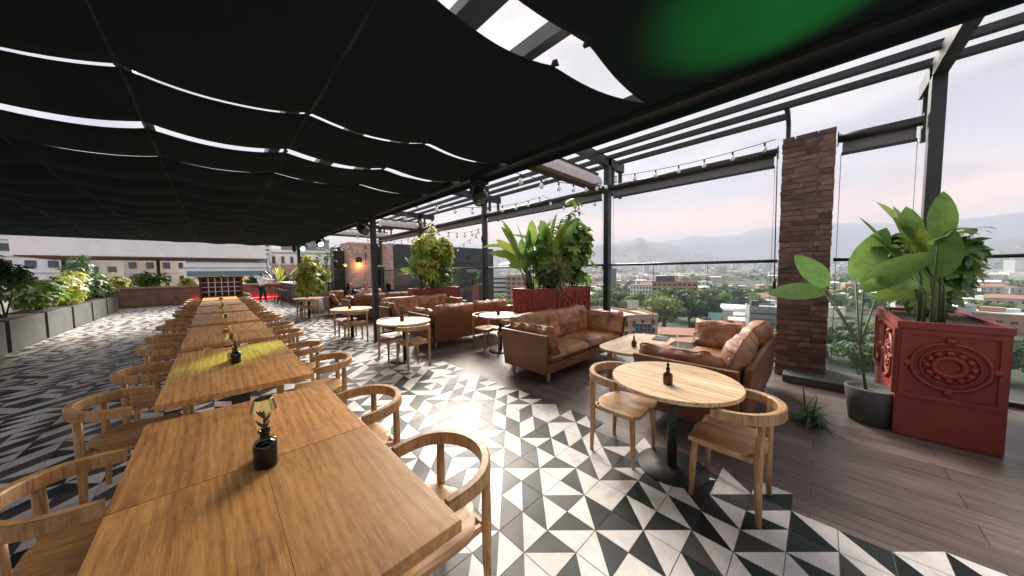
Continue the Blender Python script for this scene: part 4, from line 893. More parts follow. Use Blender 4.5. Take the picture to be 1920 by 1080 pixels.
ST = stool_proto()
for k, y in enumerate((19.3, 20.1, 20.95, 21.8, 22.7, 23.6)): inst(ST, f'black metal bar stool at the bar counter, {ORD[k]} from the round table end', (2.62-.03*(k % 2), y, 0), R(90)+.2*math.sin(k*2), 'bar stools')
t = thing('metal_bench', 'black slatted metal bench behind the seated people', 'bench', (4.0, 15.6, 0))
b = MB(); [b.bx(0, 2.4, .0+.09*k, .07+.09*k, .44, .47) for k in range(5)]; b.build('seat', M['base'], t)
b = MB(); [b.bx(0, 2.4, .47, .50, .55+.1*k, .62+.1*k) for k in range(4)]; b.build('backrest', M['base'], t)
for x in (.05, 1.2, 2.35): MB().tube([(x, .02, 0), (x, .02, .44), (x, .46, .44), (x, .50, .94)], .018, 6).build('leg', M['base'], t)
# cabinet with lattice, red led strip, standing lamp
t = thing('lattice_cabinet', 'dark red wooden cabinet with white lattice front at the end of the table row', 'cabinet', (-.45, 17.6, 0))
b = MB(); b.bx(0, .07, 0, .45, 0, 1.5); b.bx(1.25, 1.32, 0, .45, 0, 1.5); b.bx(-.06, 1.38, -.04, .49, 1.5, 1.56); b.bx(.07, 1.25, .40, .445, .0, 1.5); b.bx(.07, 1.25, 0.01, .44, .70, .74); b.build('carcass', M['red_wood'], t)
b = MB(); [b.bx(.07+k*.197-.012, .07+k*.197+.012, .0, .02, .74, 1.5) for k in range(1, 6)]; [b.bx(.07, 1.25, .021, .035, .74+k*.19-.01, .74+k*.19+.01) for k in range(1, 4)]; b.build('lattice', M['white_paint'], t)
o = MB(); o.bx(-2.4, 1.6, 0, .03, 0, .03); tag(o.build('red_light_strip', M['led_red'], loc=(1.4, 25.45, .10)), 'glowing red light strip at the foot of the low stone wall', 'light strip')
t = thing('garden_lamp', 'grey bell shaped lamp on a curved pole above the greenery', 'garden lamp', (2.78, 26.8, 0)); b = MB(); b.tube([(-.1, 0, 0), (-.1, 0, 1.9), (-.16, 0, 2.5), (-.08, 0, 2.75), (.06, 0, 2.5), (.1, 0, 1.95)], .022, 7); b.build('pole', M['metal'], t); b = MB(); b.lathe([(.02, 1.98), (.08, 1.85), (.22, 1.68), (.24, 1.62), (.2, 1.64), (.001, 1.85)], (.1, 0, 0), 18, cap=False); b.build('lamp_shade', M['concrete'], t)
t = thing('white_kiosk', 'white flat roofed kiosk with a brown underside beyond the end of the table row', 'kiosk', (-6.0, 23.6, 0)); MB().bx(0, 8.3, 0, 4.5, 2.56, 3.42).build('fascia', M['white_paint'], t, bev=.01); MB().bx(.06, 8.24, .06, 4.44, 2.50, 2.56).build('soffit', M['soffit'], t)
for x in (.4, 3.6): MB().bx(x, x+.14, 3.9, 4.04, 0, 2.5).build('post', M['metal'], t, bev=.004)
t = thing('rock_pile', 'dark rounded boulders behind the lattice cabinet', 'rocks', (.7, 24.2, 0)); b = MB(); rr = random.Random(3)
for k in range(7): b.ball((rr.uniform(-.7, .7), rr.uniform(-.4, .4), .18+.16*(k % 3)), rr.uniform(.2, .36), 8, (1.3, 1, .75))
b.build('boulders', M['concrete_dark'], t)
# greenery at the end
g_ = 'greenery along the far edge of the terrace'
for k, (x, y, z, s, mt, nm) in enumerate(((-.6, 26.6, .2, 1.2, 'leaf_yellow', 'pale leafy shrub behind the standing person, left of him'), (.6, 26.7, .2, 1.15, 'leaf_yellow', 'pale leafy shrub straight behind the lattice cabinet'), (4.4, 26.9, .2, 1.3, 'leaf_dark', 'dark leafy shrub behind the bar stools'), (1.9, 27.2, .1, 1.25, 'leaf_dark', 'dark leafy shrub behind the standing person'), (-2.4, 26.7, .2, 1.3, 'leaf_scheff', 'leafy shrub under the white kiosk'), (-4.2, 26.8, .2, 1.3, 'leaf_yellow', 'leafy shrub under the left end of the white kiosk'))):
    whorl_bush(nm, (x, y, z), 40+k, 110, (1.2, .7, s*1.15), .26, .10, mt, 'shrub', 'leafy_shrub', 6, g_, .4)
for k, (x, y, s) in enumerate(((3.3, 26.9, 'left of the bar counter'), (5.6, 26.9, 'behind the far end of the bar counter'), (7.2, 27.4, 'at the right end of the far edge'))):
    paddle_plant(f'arching palm like plant {s}', (x, y, .5), 60+k, 16, 1.0, 1.0, .2, None, 'leaf_yellow', g_, .8)
whorl_bush('large yellow green bush in a pale round pot beside the far canopy post', (3.05, 15.1, .45), 71, 330, (.8, .8, 1.8), .24, .10, 'leaf_yellow', 'shrub', 'croton_bush', 7, None, .4, lobes_=18)
b = MB(); b.lathe([(.001, 0), (.27, 0), (.36, .25), (.36, .45), (.31, .56), (.28, .56), (.30, .46), (.001, .42)], n=30, cap=False); tag(b.build('plant_pot', M['white_paint'], loc=(3.05, 15.1, 0)), 'pale round pot holding the yellow green bush', 'plant pot')
t = thing('fig_tree', 'young fig tree with a dark stem left of the brick fireplace', 'tree', (4.1, 17.6, 0)); lb = MB(); rr = random.Random(5); sb = MB(); sb.tube([(0, 0, 0), (.05, 0, 1.1), (-.02, 0, 1.9), (.1, 0, 2.7)], [.045, .04, .03, .015], 8); 
for k in range(4): a = k*1.7; sb.tube([(.02, 0, 1.3+.3*k), (.4*math.cos(a), .4*math.sin(a), 1.7+.3*k)], [.02, .01], 6)
for k in range(46):
    a = rr.uniform(0, 6.28); z = rr.uniform(1.25, 2.85); q = rr.uniform(.05, .5); leaflet(lb, (q*math.cos(a), q*math.sin(a), z), (math.cos(a), math.sin(a), rr.uniform(-.3, .7)), rr.uniform(.28, .42), .24, bend=.3)
lb.build('crown', M['leaf_scheff'], t); sb.build('trunk', M['bark'], t)
# hedge on the left
for k in range(7):
    y = 9.0+k*2.1
    t = thing('hedge_planter', f'long grey planter trough on the left edge of the terrace, {ORD[k]} from the front', 'planter', (-3.55, y, 0), group='planter troughs on the left'); MB().bx(-.35, .35, -.95, .95, 0, .7).build('trough', M['concrete_dark'], t, bev=.01); MB().bx(-.3, .3, -.9, .9, .701, .71).build('soil', M['soil'], t)
    whorl_bush(f'bushy shrub in the {ORD[k]} planter trough on the left', (-3.55, y, .68), 80+k, 170, (.55, 1.05, 1.0+.25*(k % 3)), .2, .075, ('leaf_scheff', 'leaf_yellow', 'leaf_dark')[k % 3], 'shrub', 'hedge_shrub', 6, 'shrubs in the troughs on the left', .4)
o = MB(); o.bx(-4.4, -4.2, -5, 27, -.6, 1.0); tag(o.build('parapet_wall', M['concrete']), 'pale parapet wall along the left edge of the terrace', 'wall')

# ================================================================== PEOPLE
def skin(name, V, E_, Rd, m, parent, sub=2):
    me = bpy.data.meshes.new(name); me.from_pydata([tuple(v) for v in V], E_, []); me.materials.append(m)
    o = bpy.data.objects.new(name, me); C.objects.link(o); o.parent = parent
    md = o.modifiers.new('skin', 'SKIN'); md.use_smooth_shade = True
    if not me.skin_vertices: me.skin_vertices.new()
    for k, r in enumerate(Rd):
        rr = r if isinstance(r, tuple) else (r, r); sv = me.skin_vertices[0].data[k]; sv.radius = rr; sv.use_root = (k == 0)
    ss = o.modifiers.new('sub', 'SUBSURF'); ss.levels = ss.render_levels = sub; return o
def person(label, loc, rz, J, shirt, trousers, hair='short'):
    """J: pelvis, chest, neck, head, and per side (L,R): shoulder, elbow, wrist, hip, knee, ankle, toe"""
    t = thing('person', label, 'person', loc, rz)
    g = {k: Vector(v) for k, v in J.items()}
    V, E_, Rd = [], [], []
    def ch(par, pts):
        last = par
        for p, r in pts:
            V.append(g[p] if isinstance(p, str) else Vector(p)); Rd.append(r)
            if last is not None: E_.append((last, len(V)-1))
            last = len(V)-1
        return last
    ch(None, [('pelvis', (.13, .10))]); ches = ch(0, [(g['pelvis'].lerp(g['chest'], .5), (.12, .09)), ('chest', (.15, .10))]); nk = ch(ches, [('neck', .058)])
    hd = ch(nk, [(g['head']-Vector((0, 0, .05)), (.066, .075)), (g['head']+Vector((0, 0, .02)), (.078, .092)), (g['head']+Vector((0, 0, .08)), (.07, .085)), (g['head']+Vector((0, 0, .115)), (.035, .04))])
    face = (g['look']-g['head']).normalized()
    for s in 'LR':
        w_ = ch(ches, [('sh'+s, .058), ('el'+s, .042), ('wr'+s, .030)])
        d = (g['wr'+s]-g['el'+s]).normalized(); pm = g['wr'+s]+d*.06; sd = d.orthogonal().normalized()
        p = ch(w_, [(pm, (.040, .018))])
        for q in (-1.5, -.5, .5, 1.5): ch(p, [(pm+d*.045+sd*q*.019, .0095), (pm+d*(.085-.008*abs(q))+sd*q*.021+Vector((0, 0, -.012)), .0075)])
        ch(w_, [(g['wr'+s]+d*.03+sd*.045, .011), (g['wr'+s]+d*.075+sd*.06, .009)])
        ch(0, [('hi'+s, .088), ('kn'+s, .060), ('an'+s, .040), ('to'+s, .035)])
    b = skin('body', V, E_, Rd, M['skin'], t)
    V, E_, Rd = [], [], []
    ch(None, [(g['pelvis']+Vector((0, 0, .02)), (.165, .125))]); c2 = ch(0, [(g['pelvis'].lerp(g['chest'], .55), (.16, .12)), ('chest', (.185, .125)), (g['chest'].lerp(g['neck'], .62), (.10, .085))])-1
    for s in 'LR': ch(c2, [('sh'+s, .082), (g['sh'+s].lerp(g['el'+s], .85), .066)])
    skin('shirt', V, E_, Rd, shirt, t)
    V, E_, Rd = [], [], []
    ch(None, [(g['pelvis']-Vector((0, 0, .0)), (.155, .118))])
    for s in 'LR': ch(0, [('hi'+s, .105), ('kn'+s, .080), (g['kn'+s].lerp(g['an'+s], .92), .062)])
    skin('trousers', V, E_, Rd, trousers, t)
    for s in 'LR': skin('shoe', [g['an'+s]-Vector((0, 0, .02)), g['to'+s].lerp(g['an'+s], .4)-Vector((0, 0, .01)), g['to'+s]], [(0, 1), (1, 2)], [.05, .048, .038], M['base'], t)
    h = g['head']; bk = -face*.035
    if hair == 'short':
        skin('hair', [h+bk+Vector((0, 0, .0)), h+bk*.8+Vector((0, 0, .07)), h+Vector((0, 0, .12))], [(0, 1), (1, 2)], [(.085, .085), (.09, .094), (.055, .06)], M['hair'], t)
    else:
        skin('hair', [h+Vector((0, 0, .12)), h+bk*.9+Vector((0, 0, .06)), h+bk*1.6+Vector((0, 0, -.08)), h+bk*2.1+Vector((0, 0, -.24)), h+bk*2.0+Vector((0, 0, -.36))], [(k, k+1) for k in range(4)], [(.06, .06), (.096, .10), (.10, .09), (.095, .07), (.05, .04)], M['hair'], t)
    fb = MB(); side = face.cross(Vector((0, 0, 1))).normalized(); c0 = h+face*.088
    fb.box(c0+face*.012+Vector((0, 0, -.005)), (.022, .024, .04)); fb.build('nose', M['skin'], t)
    for s in (-1, 1): MB().ball(h+side*.078*s+Vector((0, 0, .005)), .026, 6, (.5, .8, 1.1)).build('ear', M['skin'], t); MB().ball(h+face*.083+side*.032*s+Vector((0, 0, .025)), .011, 6).build('eye', M['hair'], t)
    return t
SJ = dict(pelvis=(0, 0, .93), chest=(0, .01, 1.26), neck=(0, .02, 1.43), head=(0, .05, 1.55), look=(0, 1, 1.6),
  shL=(-.18, .02, 1.36), elL=(-.22, .24, 1.22), wrL=(-.06, .30, 1.44), shR=(.18, .02, 1.36), elR=(.25, .24, 1.24), wrR=(.06, .32, 1.46),
  hiL=(-.09, 0, .88), knL=(-.10, .05, .48), anL=(-.10, -.06, .07), toL=(-.11, .10, .035), hiR=(.09, 0, .88), knR=(.11, .10, .48), anR=(.12, .10, .07), toR=(.13, .26, .035))
pp = person('person in white shirt and black trousers standing in the aisle, both hands raised', (1.93, 22.7, 0), R(-50), SJ, M['shirt_white'], M['shirt_black'])
def seated(lean, armx):
    return dict(pelvis=(0, 0, .54), chest=(0, lean*.5, .85), neck=(0, lean*.8, 1.02), head=(0, lean+.03, 1.13), look=(0, 1.5, 1.05),
      shL=(-.18, lean*.7, .96), elL=(-.24, lean*.7+.18, .74), wrL=(-.10-armx, lean*.7+.42, .72), shR=(.18, lean*.7, .96), elR=(.24, lean*.7+.18, .74), wrR=(.10+armx, lean*.7+.40, .72),
      hiL=(-.10, .02, .52), knL=(-.13, .46, .53), anL=(-.13, .50, .09), toL=(-.14, .66, .04), hiR=(.10, .02, .52), knR=(.14, .46, .53), anR=(.14, .44, .09), toR=(.15, .60, .04))
person('person with long dark hair in a black top facing the camera on the far sofa', (3.75, 13.15, 0), R(215), seated(.10, .02), M['shirt_black'], M['shirt_black'], 'long')
person('person with short dark hair in a pale pink shirt leaning forward on the far sofa', (4.55, 13.1, 0), R(140), seated(.30, .0), M['shirt_pink'], M['shirt_black'])
person('person with long dark hair in a black top seated with their back to the camera', (4.62, 11.28, 0), R(4), seated(.02, .0), M['shirt_black'], M['shirt_black'], 'long')

# ================================================================== THE CITY BELOW
GZ = -32.0
def pol(az, d): return d*math.cos(R(az)), d*math.sin(R(az))
def interp(x, pts):
    if x <= pts[0][0]: return pts[0][1]
    for (a, p), (b_, q) in zip(pts, pts[1:]):
        if x <= b_: u = (x-a)/(b_-a); u = u*u*(3-2*u); return p+(q-p)*u
    return pts[-1][1]
RA = [(-60, .04), (-20, .05), (0, .02), (6, .022), (11.7, .034), (14, .05), (19, .072), (21, .078), (22.9, .094), (24.5, .084), (28, .080), (34, .075), (44, .088), (49, .082), (53, .084), (60, .07), (70, .05), (82, .045), (95, .05), (110, .03), (150, .03)]
RB = [(-60, .06), (-25, .075), (-14, .085), (-8, .078), (-2, .094), (2, .100), (4.8, .098), (6, .097), (7.5, .095), (9, .085), (11, .082), (14.5, .089), (18, .078), (20, .070), (26, .05), (40, .06), (60, .06), (90, .05), (150, .03)]
def ground(r, az):
    if r < 700: return GZ
    h = GZ
    if r > 700: h += (r-700)*.016 + max(0, r-2200)*.012
    x, y = pol(az, r)
    n = noise.fractal(Vector((x/900, y/900, 1.3)), 1, 2, 5)
    h += n*14*min(1, (r-700)/1500)
    for Rr, tab, wd in ((5200, RA, 1500), (7600, RB, 1500)):
        pk = interp(az, tab)*Rr; q = (r-Rr)/wd
        if q > -1.6:
            s = math.exp(-q*q*1.3) if q < 0 else 1/(1+q*q*.3)
            rug = 1+.16*noise.fractal(Vector((x/700, y/700, 7.1)), 1, 2, 6) if q < -.12 else 1+.03*noise.fractal(Vector((x/260, y/260, 2.1)), 1, 2, 4)
            h = max(h, pk*s*rug + (h*.15 if q < 0 else 0))
    return h
def terrain():
    b = MB(); az0, az1, da = -62, 150, .4; na = int((az1-az0)/da)
    rs = [14, 60, 150, 300, 500, 700]
    while rs[-1] < 9500: rs.append(rs[-1]*1.035)
    V = []; Fs = []
    for r in rs:
        for k in range(na+1):
            a = az0+da*k; x, y = pol(a, r); V.append((x, y, ground(r, a)))
    W = na+1
    for j in range(len(rs)-1):
        for k in range(na): q = j*W+k; Fs.append((q, q+1, q+W+1, q+W))
    b._add(V, Fs, True)
    m = mat('valley_ground', (.06, .08, .04), .95); nt, bb = nodes(m); l = nt.links.new
    f = noise_tex(nt, coords(nt, (.004, .004, .004)), 2.2, 9, .65, .4); f2 = noise_tex(nt, coords(nt, (.03, .03, .03)), 1.5, 6, .7)
    r1 = ramp(nt, [(.36, (.012, .022, .012)), (.5, (.022, .034, .018)), (.60, (.05, .052, .040)), (.70, (.13, .115, .10))]); mx = N(nt, 'ShaderNodeMixRGB'); mx.inputs[0].default_value = .45; l(f, mx.inputs[1]); l(f2, mx.inputs[2]); l(mx.outputs[0], r1.inputs[0])
    l(r1.outputs[0], bb.inputs['Base Color']); return struct(b.build('terrain', m))
terrain()
M['road'] = mott('asphalt', (.040, .040, .042), (.065, .065, .067), .3, .9, 0, .1); M['road_paint'] = mat('road_paint', (.6, .6, .58), .7)
def road(pts, wd, nm='road'):
    b = MB(); V = []; Fs = []
    for k, p in enumerate(pts):
        p = Vector((*p, 0)); d = (Vector((*pts[min(k+1, len(pts)-1)], 0))-Vector((*pts[max(k-1, 0)], 0))).normalized(); n = Vector((-d.y, d.x, 0))
        V += [p-n*wd/2+Vector((0, 0, GZ+.3)), p+n*wd/2+Vector((0, 0, GZ+.3))]
    for k in range(len(pts)-1): Fs.append((2*k, 2*k+1, 2*k+3, 2*k+2))
    b._add(V, Fs); return struct(b.build(nm, M['road']))
road([pol(31, 60), pol(22, 105), pol(20.5, 140), pol(20, 190), pol(21, 330)], 12); road([pol(21.5, 122), pol(16, 118), pol(8, 122), pol(-6, 135), pol(-20, 150)], 9)
CM = {}
def cm(nm, c, rough=.8):
    if nm not in CM: CM[nm] = mott('city_'+nm, tuple(x*.88 for x in c), tuple(min(.9, x*1.1) for x in c), .25, rough, 0, 0, kind='Object')
    return CM[nm]
WALL = {'brick red': (.33, .155, .11), 'orange brick': (.42, .22, .15), 'white': (.78, .77, .75), 'pale grey': (.45, .45, .45), 'cream': (.55, .48, .39), 'charcoal': (.045, .055, .06), 'mid grey': (.20, .21, .22)}
ROOF = {'terracotta': (.30, .14, .095), 'white metal': (.62, .62, .61), 'grey metal': (.30, .30, .31), 'rust': (.22, .12, .09), 'concrete': (.34, .33, .31)}
WIN = cm('window', (.035, .045, .05), .15); BLUE = cm('blue_window', (.10, .17, .20), .15)
def block(label, az, d, wd, dp, hgt, rot, wall='white', roof='concrete', storeys=0, cols=0, sides=(0,), ww=.55, wh=.5, base=None, strip=False, blue=False, wing=None, cat='building', tank=None, name='city_building', grp=None):
    """rot: extra yaw in degrees from facing the terrace; local -y faces the terrace"""
    x, y = pol(az, d); z = GZ if base is None else base
    t = thing(name, label, cat, (x, y, z), R(az-90+rot), grp)
    MB().bx(-wd/2, wd/2, 0, dp, 0, hgt).build('wall', cm(wall, WALL[wall]), t)
    b = MB(); pr_ = .4; b.bx(-wd/2-.1, wd/2+.1, -.1, dp+.1, hgt, hgt+.5)
    b.build('roof', cm('roof_'+roof, ROOF[roof]), t)
    p = MB(); p.bx(-wd/2-.15, wd/2+.15, -.15, .2, hgt+.5, hgt+1.2); p.bx(-wd/2-.15, wd/2+.15, dp-.2, dp+.15, hgt+.5, hgt+1.2); p.bx(-wd/2-.15, -wd/2+.2, .2, dp-.2, hgt+.5, hgt+1.2); p.bx(wd/2-.2, wd/2+.15, .2, dp-.2, hgt+.5, hgt+1.2); p.build('parapet', cm(wall, WALL[wall]), t)
    if tank: MB().bx(tank[0]-tank[2]/2, tank[0]+tank[2]/2, dp*.3, dp*.7, hgt+.5, hgt+.5+tank[1]).build('roof_house', cm(tank[3], WALL[tank[3]]), t)
    if storeys and wd > 8:
        b = MB(); [b.bx(-wd/2-.18, wd/2+.18, -.18, dp+.18, hgt*q/storeys-.16, hgt*q/storeys+.10) for q in range(1, storeys)]; b.build('floor_band', cm('pale grey', WALL['pale grey']) if wall != 'mid grey' else cm('charcoal', WALL['charcoal']), t)
    if storeys:
        sh = hgt/storeys; wm = BLUE if blue else WIN
        for side in sides:
            Ls = wd if side == 0 else dp; n = cols if side == 0 else max(1, round(cols*dp/wd))
            if strip: n = 1
            cw = Ls/n; w_ = cw*(.94 if strip else ww); h_ = sh*wh; me = None
            for s in range(storeys):
                for c in range(n):
                    if me is None:
                        q = MB()
                        if side == 0: q.bx(-w_/2, w_/2, -.14, .06, -h_/2, h_/2)
                        elif side == 1: q.bx(-.06, .14, -w_/2, w_/2, -h_/2, h_/2)
                        else: q.bx(-.14, .06, -w_/2, w_/2, -h_/2, h_/2)
                        me = q.mesh('window', wm)
                    o = bpy.data.objects.new('window', me); C.objects.link(o); o.parent = t
                    if side == 0: o.location = (-wd/2+cw*(c+.5), 0, sh*(s+.55))
                    else: o.location = ((wd/2 if side == 1 else -wd/2), cw*(c+.5), sh*(s+.55))
    return t
# near brick block on the left of the window view
block('red brick apartment block just below the glass railing, beside the nearest sofa', 27.6, 92, 24, 22, 19.0, 30, 'orange brick', 'concrete', 6, 9, (0, 1), .38, .55)
block('lower red brick wing joined to the near apartment block', 22.6, 108, 12, 16, 17.6, 24, 'orange brick', 'concrete', 6, 4, (0, 1), .38, .55)
def panel_board(label, az, d, wd, z0, z1, rot, m, name, cat):
    x, y = pol(az, d); t = thing(name, label, cat, (x, y, GZ), R(az-90+rot)); MB().bx(-wd/2, wd/2, 0, .6, z0-GZ, z1-GZ).build('panel', m, t)
    b = MB(); [b.bx(-wd/2+wd*k/4-.06, -wd/2+wd*k/4+.06, -.06, -.005, z0-GZ, z1-GZ) for k in range(5)]; [b.bx(-wd/2, wd/2, -.05, -.004, z0-GZ+(z1-z0)*k/4-.05, z0-GZ+(z1-z0)*k/4+.05) for k in range(5)]; b.build('grid', cm('mid grey', WALL['mid grey']), t)
    b = MB(); [b.bx(s*wd*.3-.2, s*wd*.3+.2, .2, .5, 0, z0-GZ) for s in (-1, 1)]; b.build('legs', cm('mid grey', WALL['mid grey']), t); return t
panel_board('dark gridded billboard back beside the near brick block', 22.0, 84, 3.9, -16.8, -12.2, 0, cm('charcoal', WALL['charcoal']), 'billboard', 'billboard')
# brick complex in the middle distance
block('white walled four storey block left of the large brick building', 22.0, 300, 23, 20, 18.5, -4, 'white', 'terracotta', 5, 9, (0,), .5, .5)
block('long brick office building with a dark rooftop house in the middle distance', 18.4, 296, 23, 24, 21.5, -3, 'orange brick', 'terracotta', 6, 6, (0,), .6, .42, tank=(-2, 5.5, 15, 'charcoal'))
block('right end of the brick office building with a blank orange side wall', 15.5, 292, 15, 24, 22, -3, 'orange brick', 'terracotta', 6, 4, (0,), .62, .42)
block('dark glass tower far behind the nearest pergola post', 27.2, 420, 10, 12, 34, 0, 'charcoal', 'concrete', 9, 3, (0,), .8, .7, blue=True)
block('white low office with rows of windows seen left of the nearer planter', 48.3, 250, 24, 18, 29, -6, 'white', 'white metal', 8, 1, (0,), .5, .45, strip=True)
block('brick apartment building with pale balconies seen left of the nearer planter', 44.2, 235, 20, 18, 29, -5, 'orange brick', 'concrete', 8, 5, (0,), .6, .45)
block('grey panelled building beside the brick pillar', 5.5, 165, 10.5, 14, 16.2, 8, 'mid grey', 'grey metal', 4, 1, (0,), .5, .14, strip=True, tank=(-3, 2.6, 2.6, 'charcoal'))
# across the street at the far end of the terrace
block('white slab building with blue ribbon windows behind the white kiosk', 88.4, 112, 17, 14, 39, 2, 'white', 'concrete', 11, 1, (0,), .5, .36, strip=True, blue=True)
block('slim pale blue tower beside the white slab building', 84.9, 118, 4.5, 10, 45, 0, 'white', 'concrete', 12, 2, (0,), .6, .8, blue=True)
block('plain pale grey building between the tower and the brick hotel', 83.6, 150, 7, 14, 42, 0, 'pale grey', 'concrete', 0)
block('white and brick hotel with arched upper windows behind the far canopy post', 79.2, 122, 21, 18, 40, -3, 'white', 'concrete', 9, 9, (0,), .34, .5, tank=(-1, 5, 14, 'mid grey'))
block('brick lower wing of the white hotel', 79.2, 119, 20, 2.6, 35.2, -3, 'orange brick', 'concrete', 8, 9, (0,), .34, .5)
block('white building with grey roof right of the hotel', 75.0, 140, 13, 15, 41, -4, 'white', 'grey metal', 9, 5, (0,), .4, .45)
block('cream apartment house low behind the hedge on the left', 93.5, 130, 18, 15, 38, 3, 'cream', 'terracotta', 10, 6, (0,), .45, .45)
block('pale grey apartment tower above the hedge on the left', 99.5, 150, 16, 14, 52, 0, 'pale grey', 'concrete', 14, 5, (0,), .5, .45)
block('white apartment tower at the far left above the hedge', 104.5, 135, 15, 14, 46, -4, 'white', 'concrete', 12, 5, (0,), .5, .45)
# low roofs close below
def shed(label, az, d, wd, dp, hgt, rot, roof, wall='cream', pitch=.18, grp=None, name='low_house', col=None):
    x, y = pol(az, d); t = thing(name, label, 'house', (x, y, GZ), R(az-90+rot), grp)
    MB().bx(-wd/2, wd/2, -dp/2, dp/2, 0, hgt).build('wall', cm(wall, WALL[wall]), t)
    b = MB(); e = .6; rz_ = hgt+pitch*dp/2; V = [(-wd/2-e, -dp/2-e, hgt), (wd/2+e, -dp/2-e, hgt), (wd/2+e, 0, rz_), (-wd/2-e, 0, rz_), (-wd/2-e, dp/2+e, hgt), (wd/2+e, dp/2+e, hgt)]
    V += [(a, c, z-.25) for a, c, z in V]; b._add([Vector(v) for v in V], [(0, 1, 2, 3), (3, 2, 5, 4), (6, 9, 8, 7), (9, 10, 11, 8), (0, 6, 7, 1), (4, 5, 11, 10), (0, 3, 9, 6), (3, 4, 10, 9), (1, 7, 8, 2), (2, 8, 11, 5)]); b.build('roof', col or cm('roof_'+roof, ROOF[roof]), t); return t
for a in (('large terracotta tiled roof below the railing between the two nearest sofas', 17.4, 147, 24, 16, 7, 12, 'terracotta'), ('second terracotta roof just right of the large tiled roof', 13.6, 140, 18, 14, 5.5, -6, 'terracotta'),
          ('white metal shed roof in front of the tiled roofs', 17.2, 108, 15, 8, 4.5, 14, 'white metal'), ('grey metal shed roof close below the coffee table end', 15.2, 98, 12, 7, 4.2, 10, 'grey metal'), ('long white market roof beyond the billboard', 9.6, 205, 26, 12, 6, 4, 'white metal'),
          ('white flat shed with a dark front below the billboard', 9.4, 160, 15, 8, 5, 0, 'white metal', 'charcoal'), ('white shed left of the billboard foot', 12.4, 158, 14, 8, 4.5, 5, 'white metal'), ('rust brown roof right of the market roof', 7.8, 190, 9, 26, 5, 10, 'rust'),
          ('large white warehouse roof behind the grey panelled building', 7.6, 240, 26, 18, 9, 0, 'white metal', 'white'), ('grey glazed low hall behind the billboard', 11.6, 215, 17, 10, 10, 0, 'grey metal', 'pale grey'), ('white house roof under the far trees left of the market', 13.2, 245, 12, 9, 5, 0, 'white metal'), ('small white gabled house among the trees by the pergola post', 27.5, 190, 9, 8, 9, 20, 'white metal', 'orange brick')):
    shed(*a)
shed('bright red awning roof at the near edge below the railing', 15.4, 83, 7.5, 3, 3, 12, 'terracotta', col=cm('red_awning', (.45, .035, .05)))
x, y = pol(11.2, 178); t = thing('billboard', 'turquoise and yellow billboard with an orange figure shape', 'billboard', (x, y, GZ), R(11.2-90+4)); MB().bx(-4, 4, 0, .4, 6.5, 12).build('board', cm('turquoise', (.25, .48, .46)), t)
b = MB(); b._add([Vector(p) for p in ((.2, -.02, 6.5), (4, -.02, 6.5), (4, -.02, 10.6), (2.2, -.02, 9.6), (1.1, -.02, 8.0))], [(0, 1, 2, 3, 4)]); b.build('yellow_field', cm('yellow', (.62, .48, .14)), t); b = MB(); b.ball((1.9, -.1, 10.0), .5, 8, (1, .3, 1)); b.bx(1.5, 2.3, -.12, -.03, 7.4, 9.5); b.build('figure_shape', cm('orange', (.5, .20, .06)), t); MB().bx(-.25, .25, .1, .35, 0, 6.5).build('mast', cm('mid grey', WALL['mid grey']), t)
x, y = pol(23.7, 155); t = thing('billboard', 'white lattice framed billboard beside the tall trees', 'billboard', (x, y, GZ), R(23.7-90+25)); MB().bx(-2.6, 2.6, 0, .3, 13, 19).build('board', cm('pale grey', WALL['pale grey']), t); b = MB(); b.bx(-.3, .3, .1, .4, 0, 13); [b.bx(-2.6+k*.86-.08, -2.6+k*.86+.08, -.15, -.005, 12.8, 19.2) for k in range(7)]; b.build('frame', cm('white', WALL['white']), t)
for az, d in ((20.2, 118), (19.4, 128), (16.6, 120)):
    x, y = pol(az, d); t = thing('street_lamp', 'tall white street lamp by the road below', 'street lamp', (x, y, GZ), group='street lamps below'); b = MB(); b.tube([(0, 0, 0), (0, 0, 9)], [.14, .08], 7); b.build('pole', cm('white', WALL['white']), t); b = MB(); b.tube([(0, 0, 9), (1.2, .6, 9.8), (2.0, 1, 9.9)], .09, 6); b.tube([(0, 0, 9), (-1.2, -.6, 9.8), (-2, -1, 9.9)], .09, 6); b.build('arm', cm('white', WALL['white']), t)
# vehicles on the road
def car_proto():
    t = thing('parked_car', 'x', 'car'); b = MB(); P = [(-2.1, .35), (-2.15, .75), (-1.5, .92), (-1.0, .95), (1.1, .95), (2.0, .85), (2.15, .55), (2.1, .35)]
    V = [Vector((p[0], s*.85, p[1])) for s in (-1, 1) for p in P]; n = len(P); b._add(V, [tuple(range(n)), tuple(range(2*n-1, n-1, -1))]+[(j, n+j, n+(j+1) % n, (j+1) % n) for j in range(n)]); b.build('body', cm('car_white', (.6, .6, .6), .3), t, bev=.06)
    b = MB(); b.box((-.35, 0, 1.2), (2.3, 1.5, .52), taper=(.72, .86)); b.build('cabin', WIN, t, bev=.05)
    for sx in (-1.3, 1.3):
        for sy in (-.82, .82): b = MB(); b.tube([(sx, sy-.1, .33), (sx, sy+.1, .33)], .33, 12); b.build('wheel', cm('tyre', (.02, .02, .02)), t)
    return t
PC = car_proto()
for k, (az, d, rz) in enumerate(((20.9, 108, 105), (20.4, 116, 108), (20.6, 127, 100), (19.8, 136, 110), (20.3, 150, 95), (18.6, 121, 10), (17.2, 117, 8), (14.4, 116, 5), (12.0, 118, 2), (9.5, 121, 3))):
    x, y = pol(az, d); inst(PC, 'small white car on the road below the terrace', (x, y, GZ+.31), R(rz), 'cars on the road below')
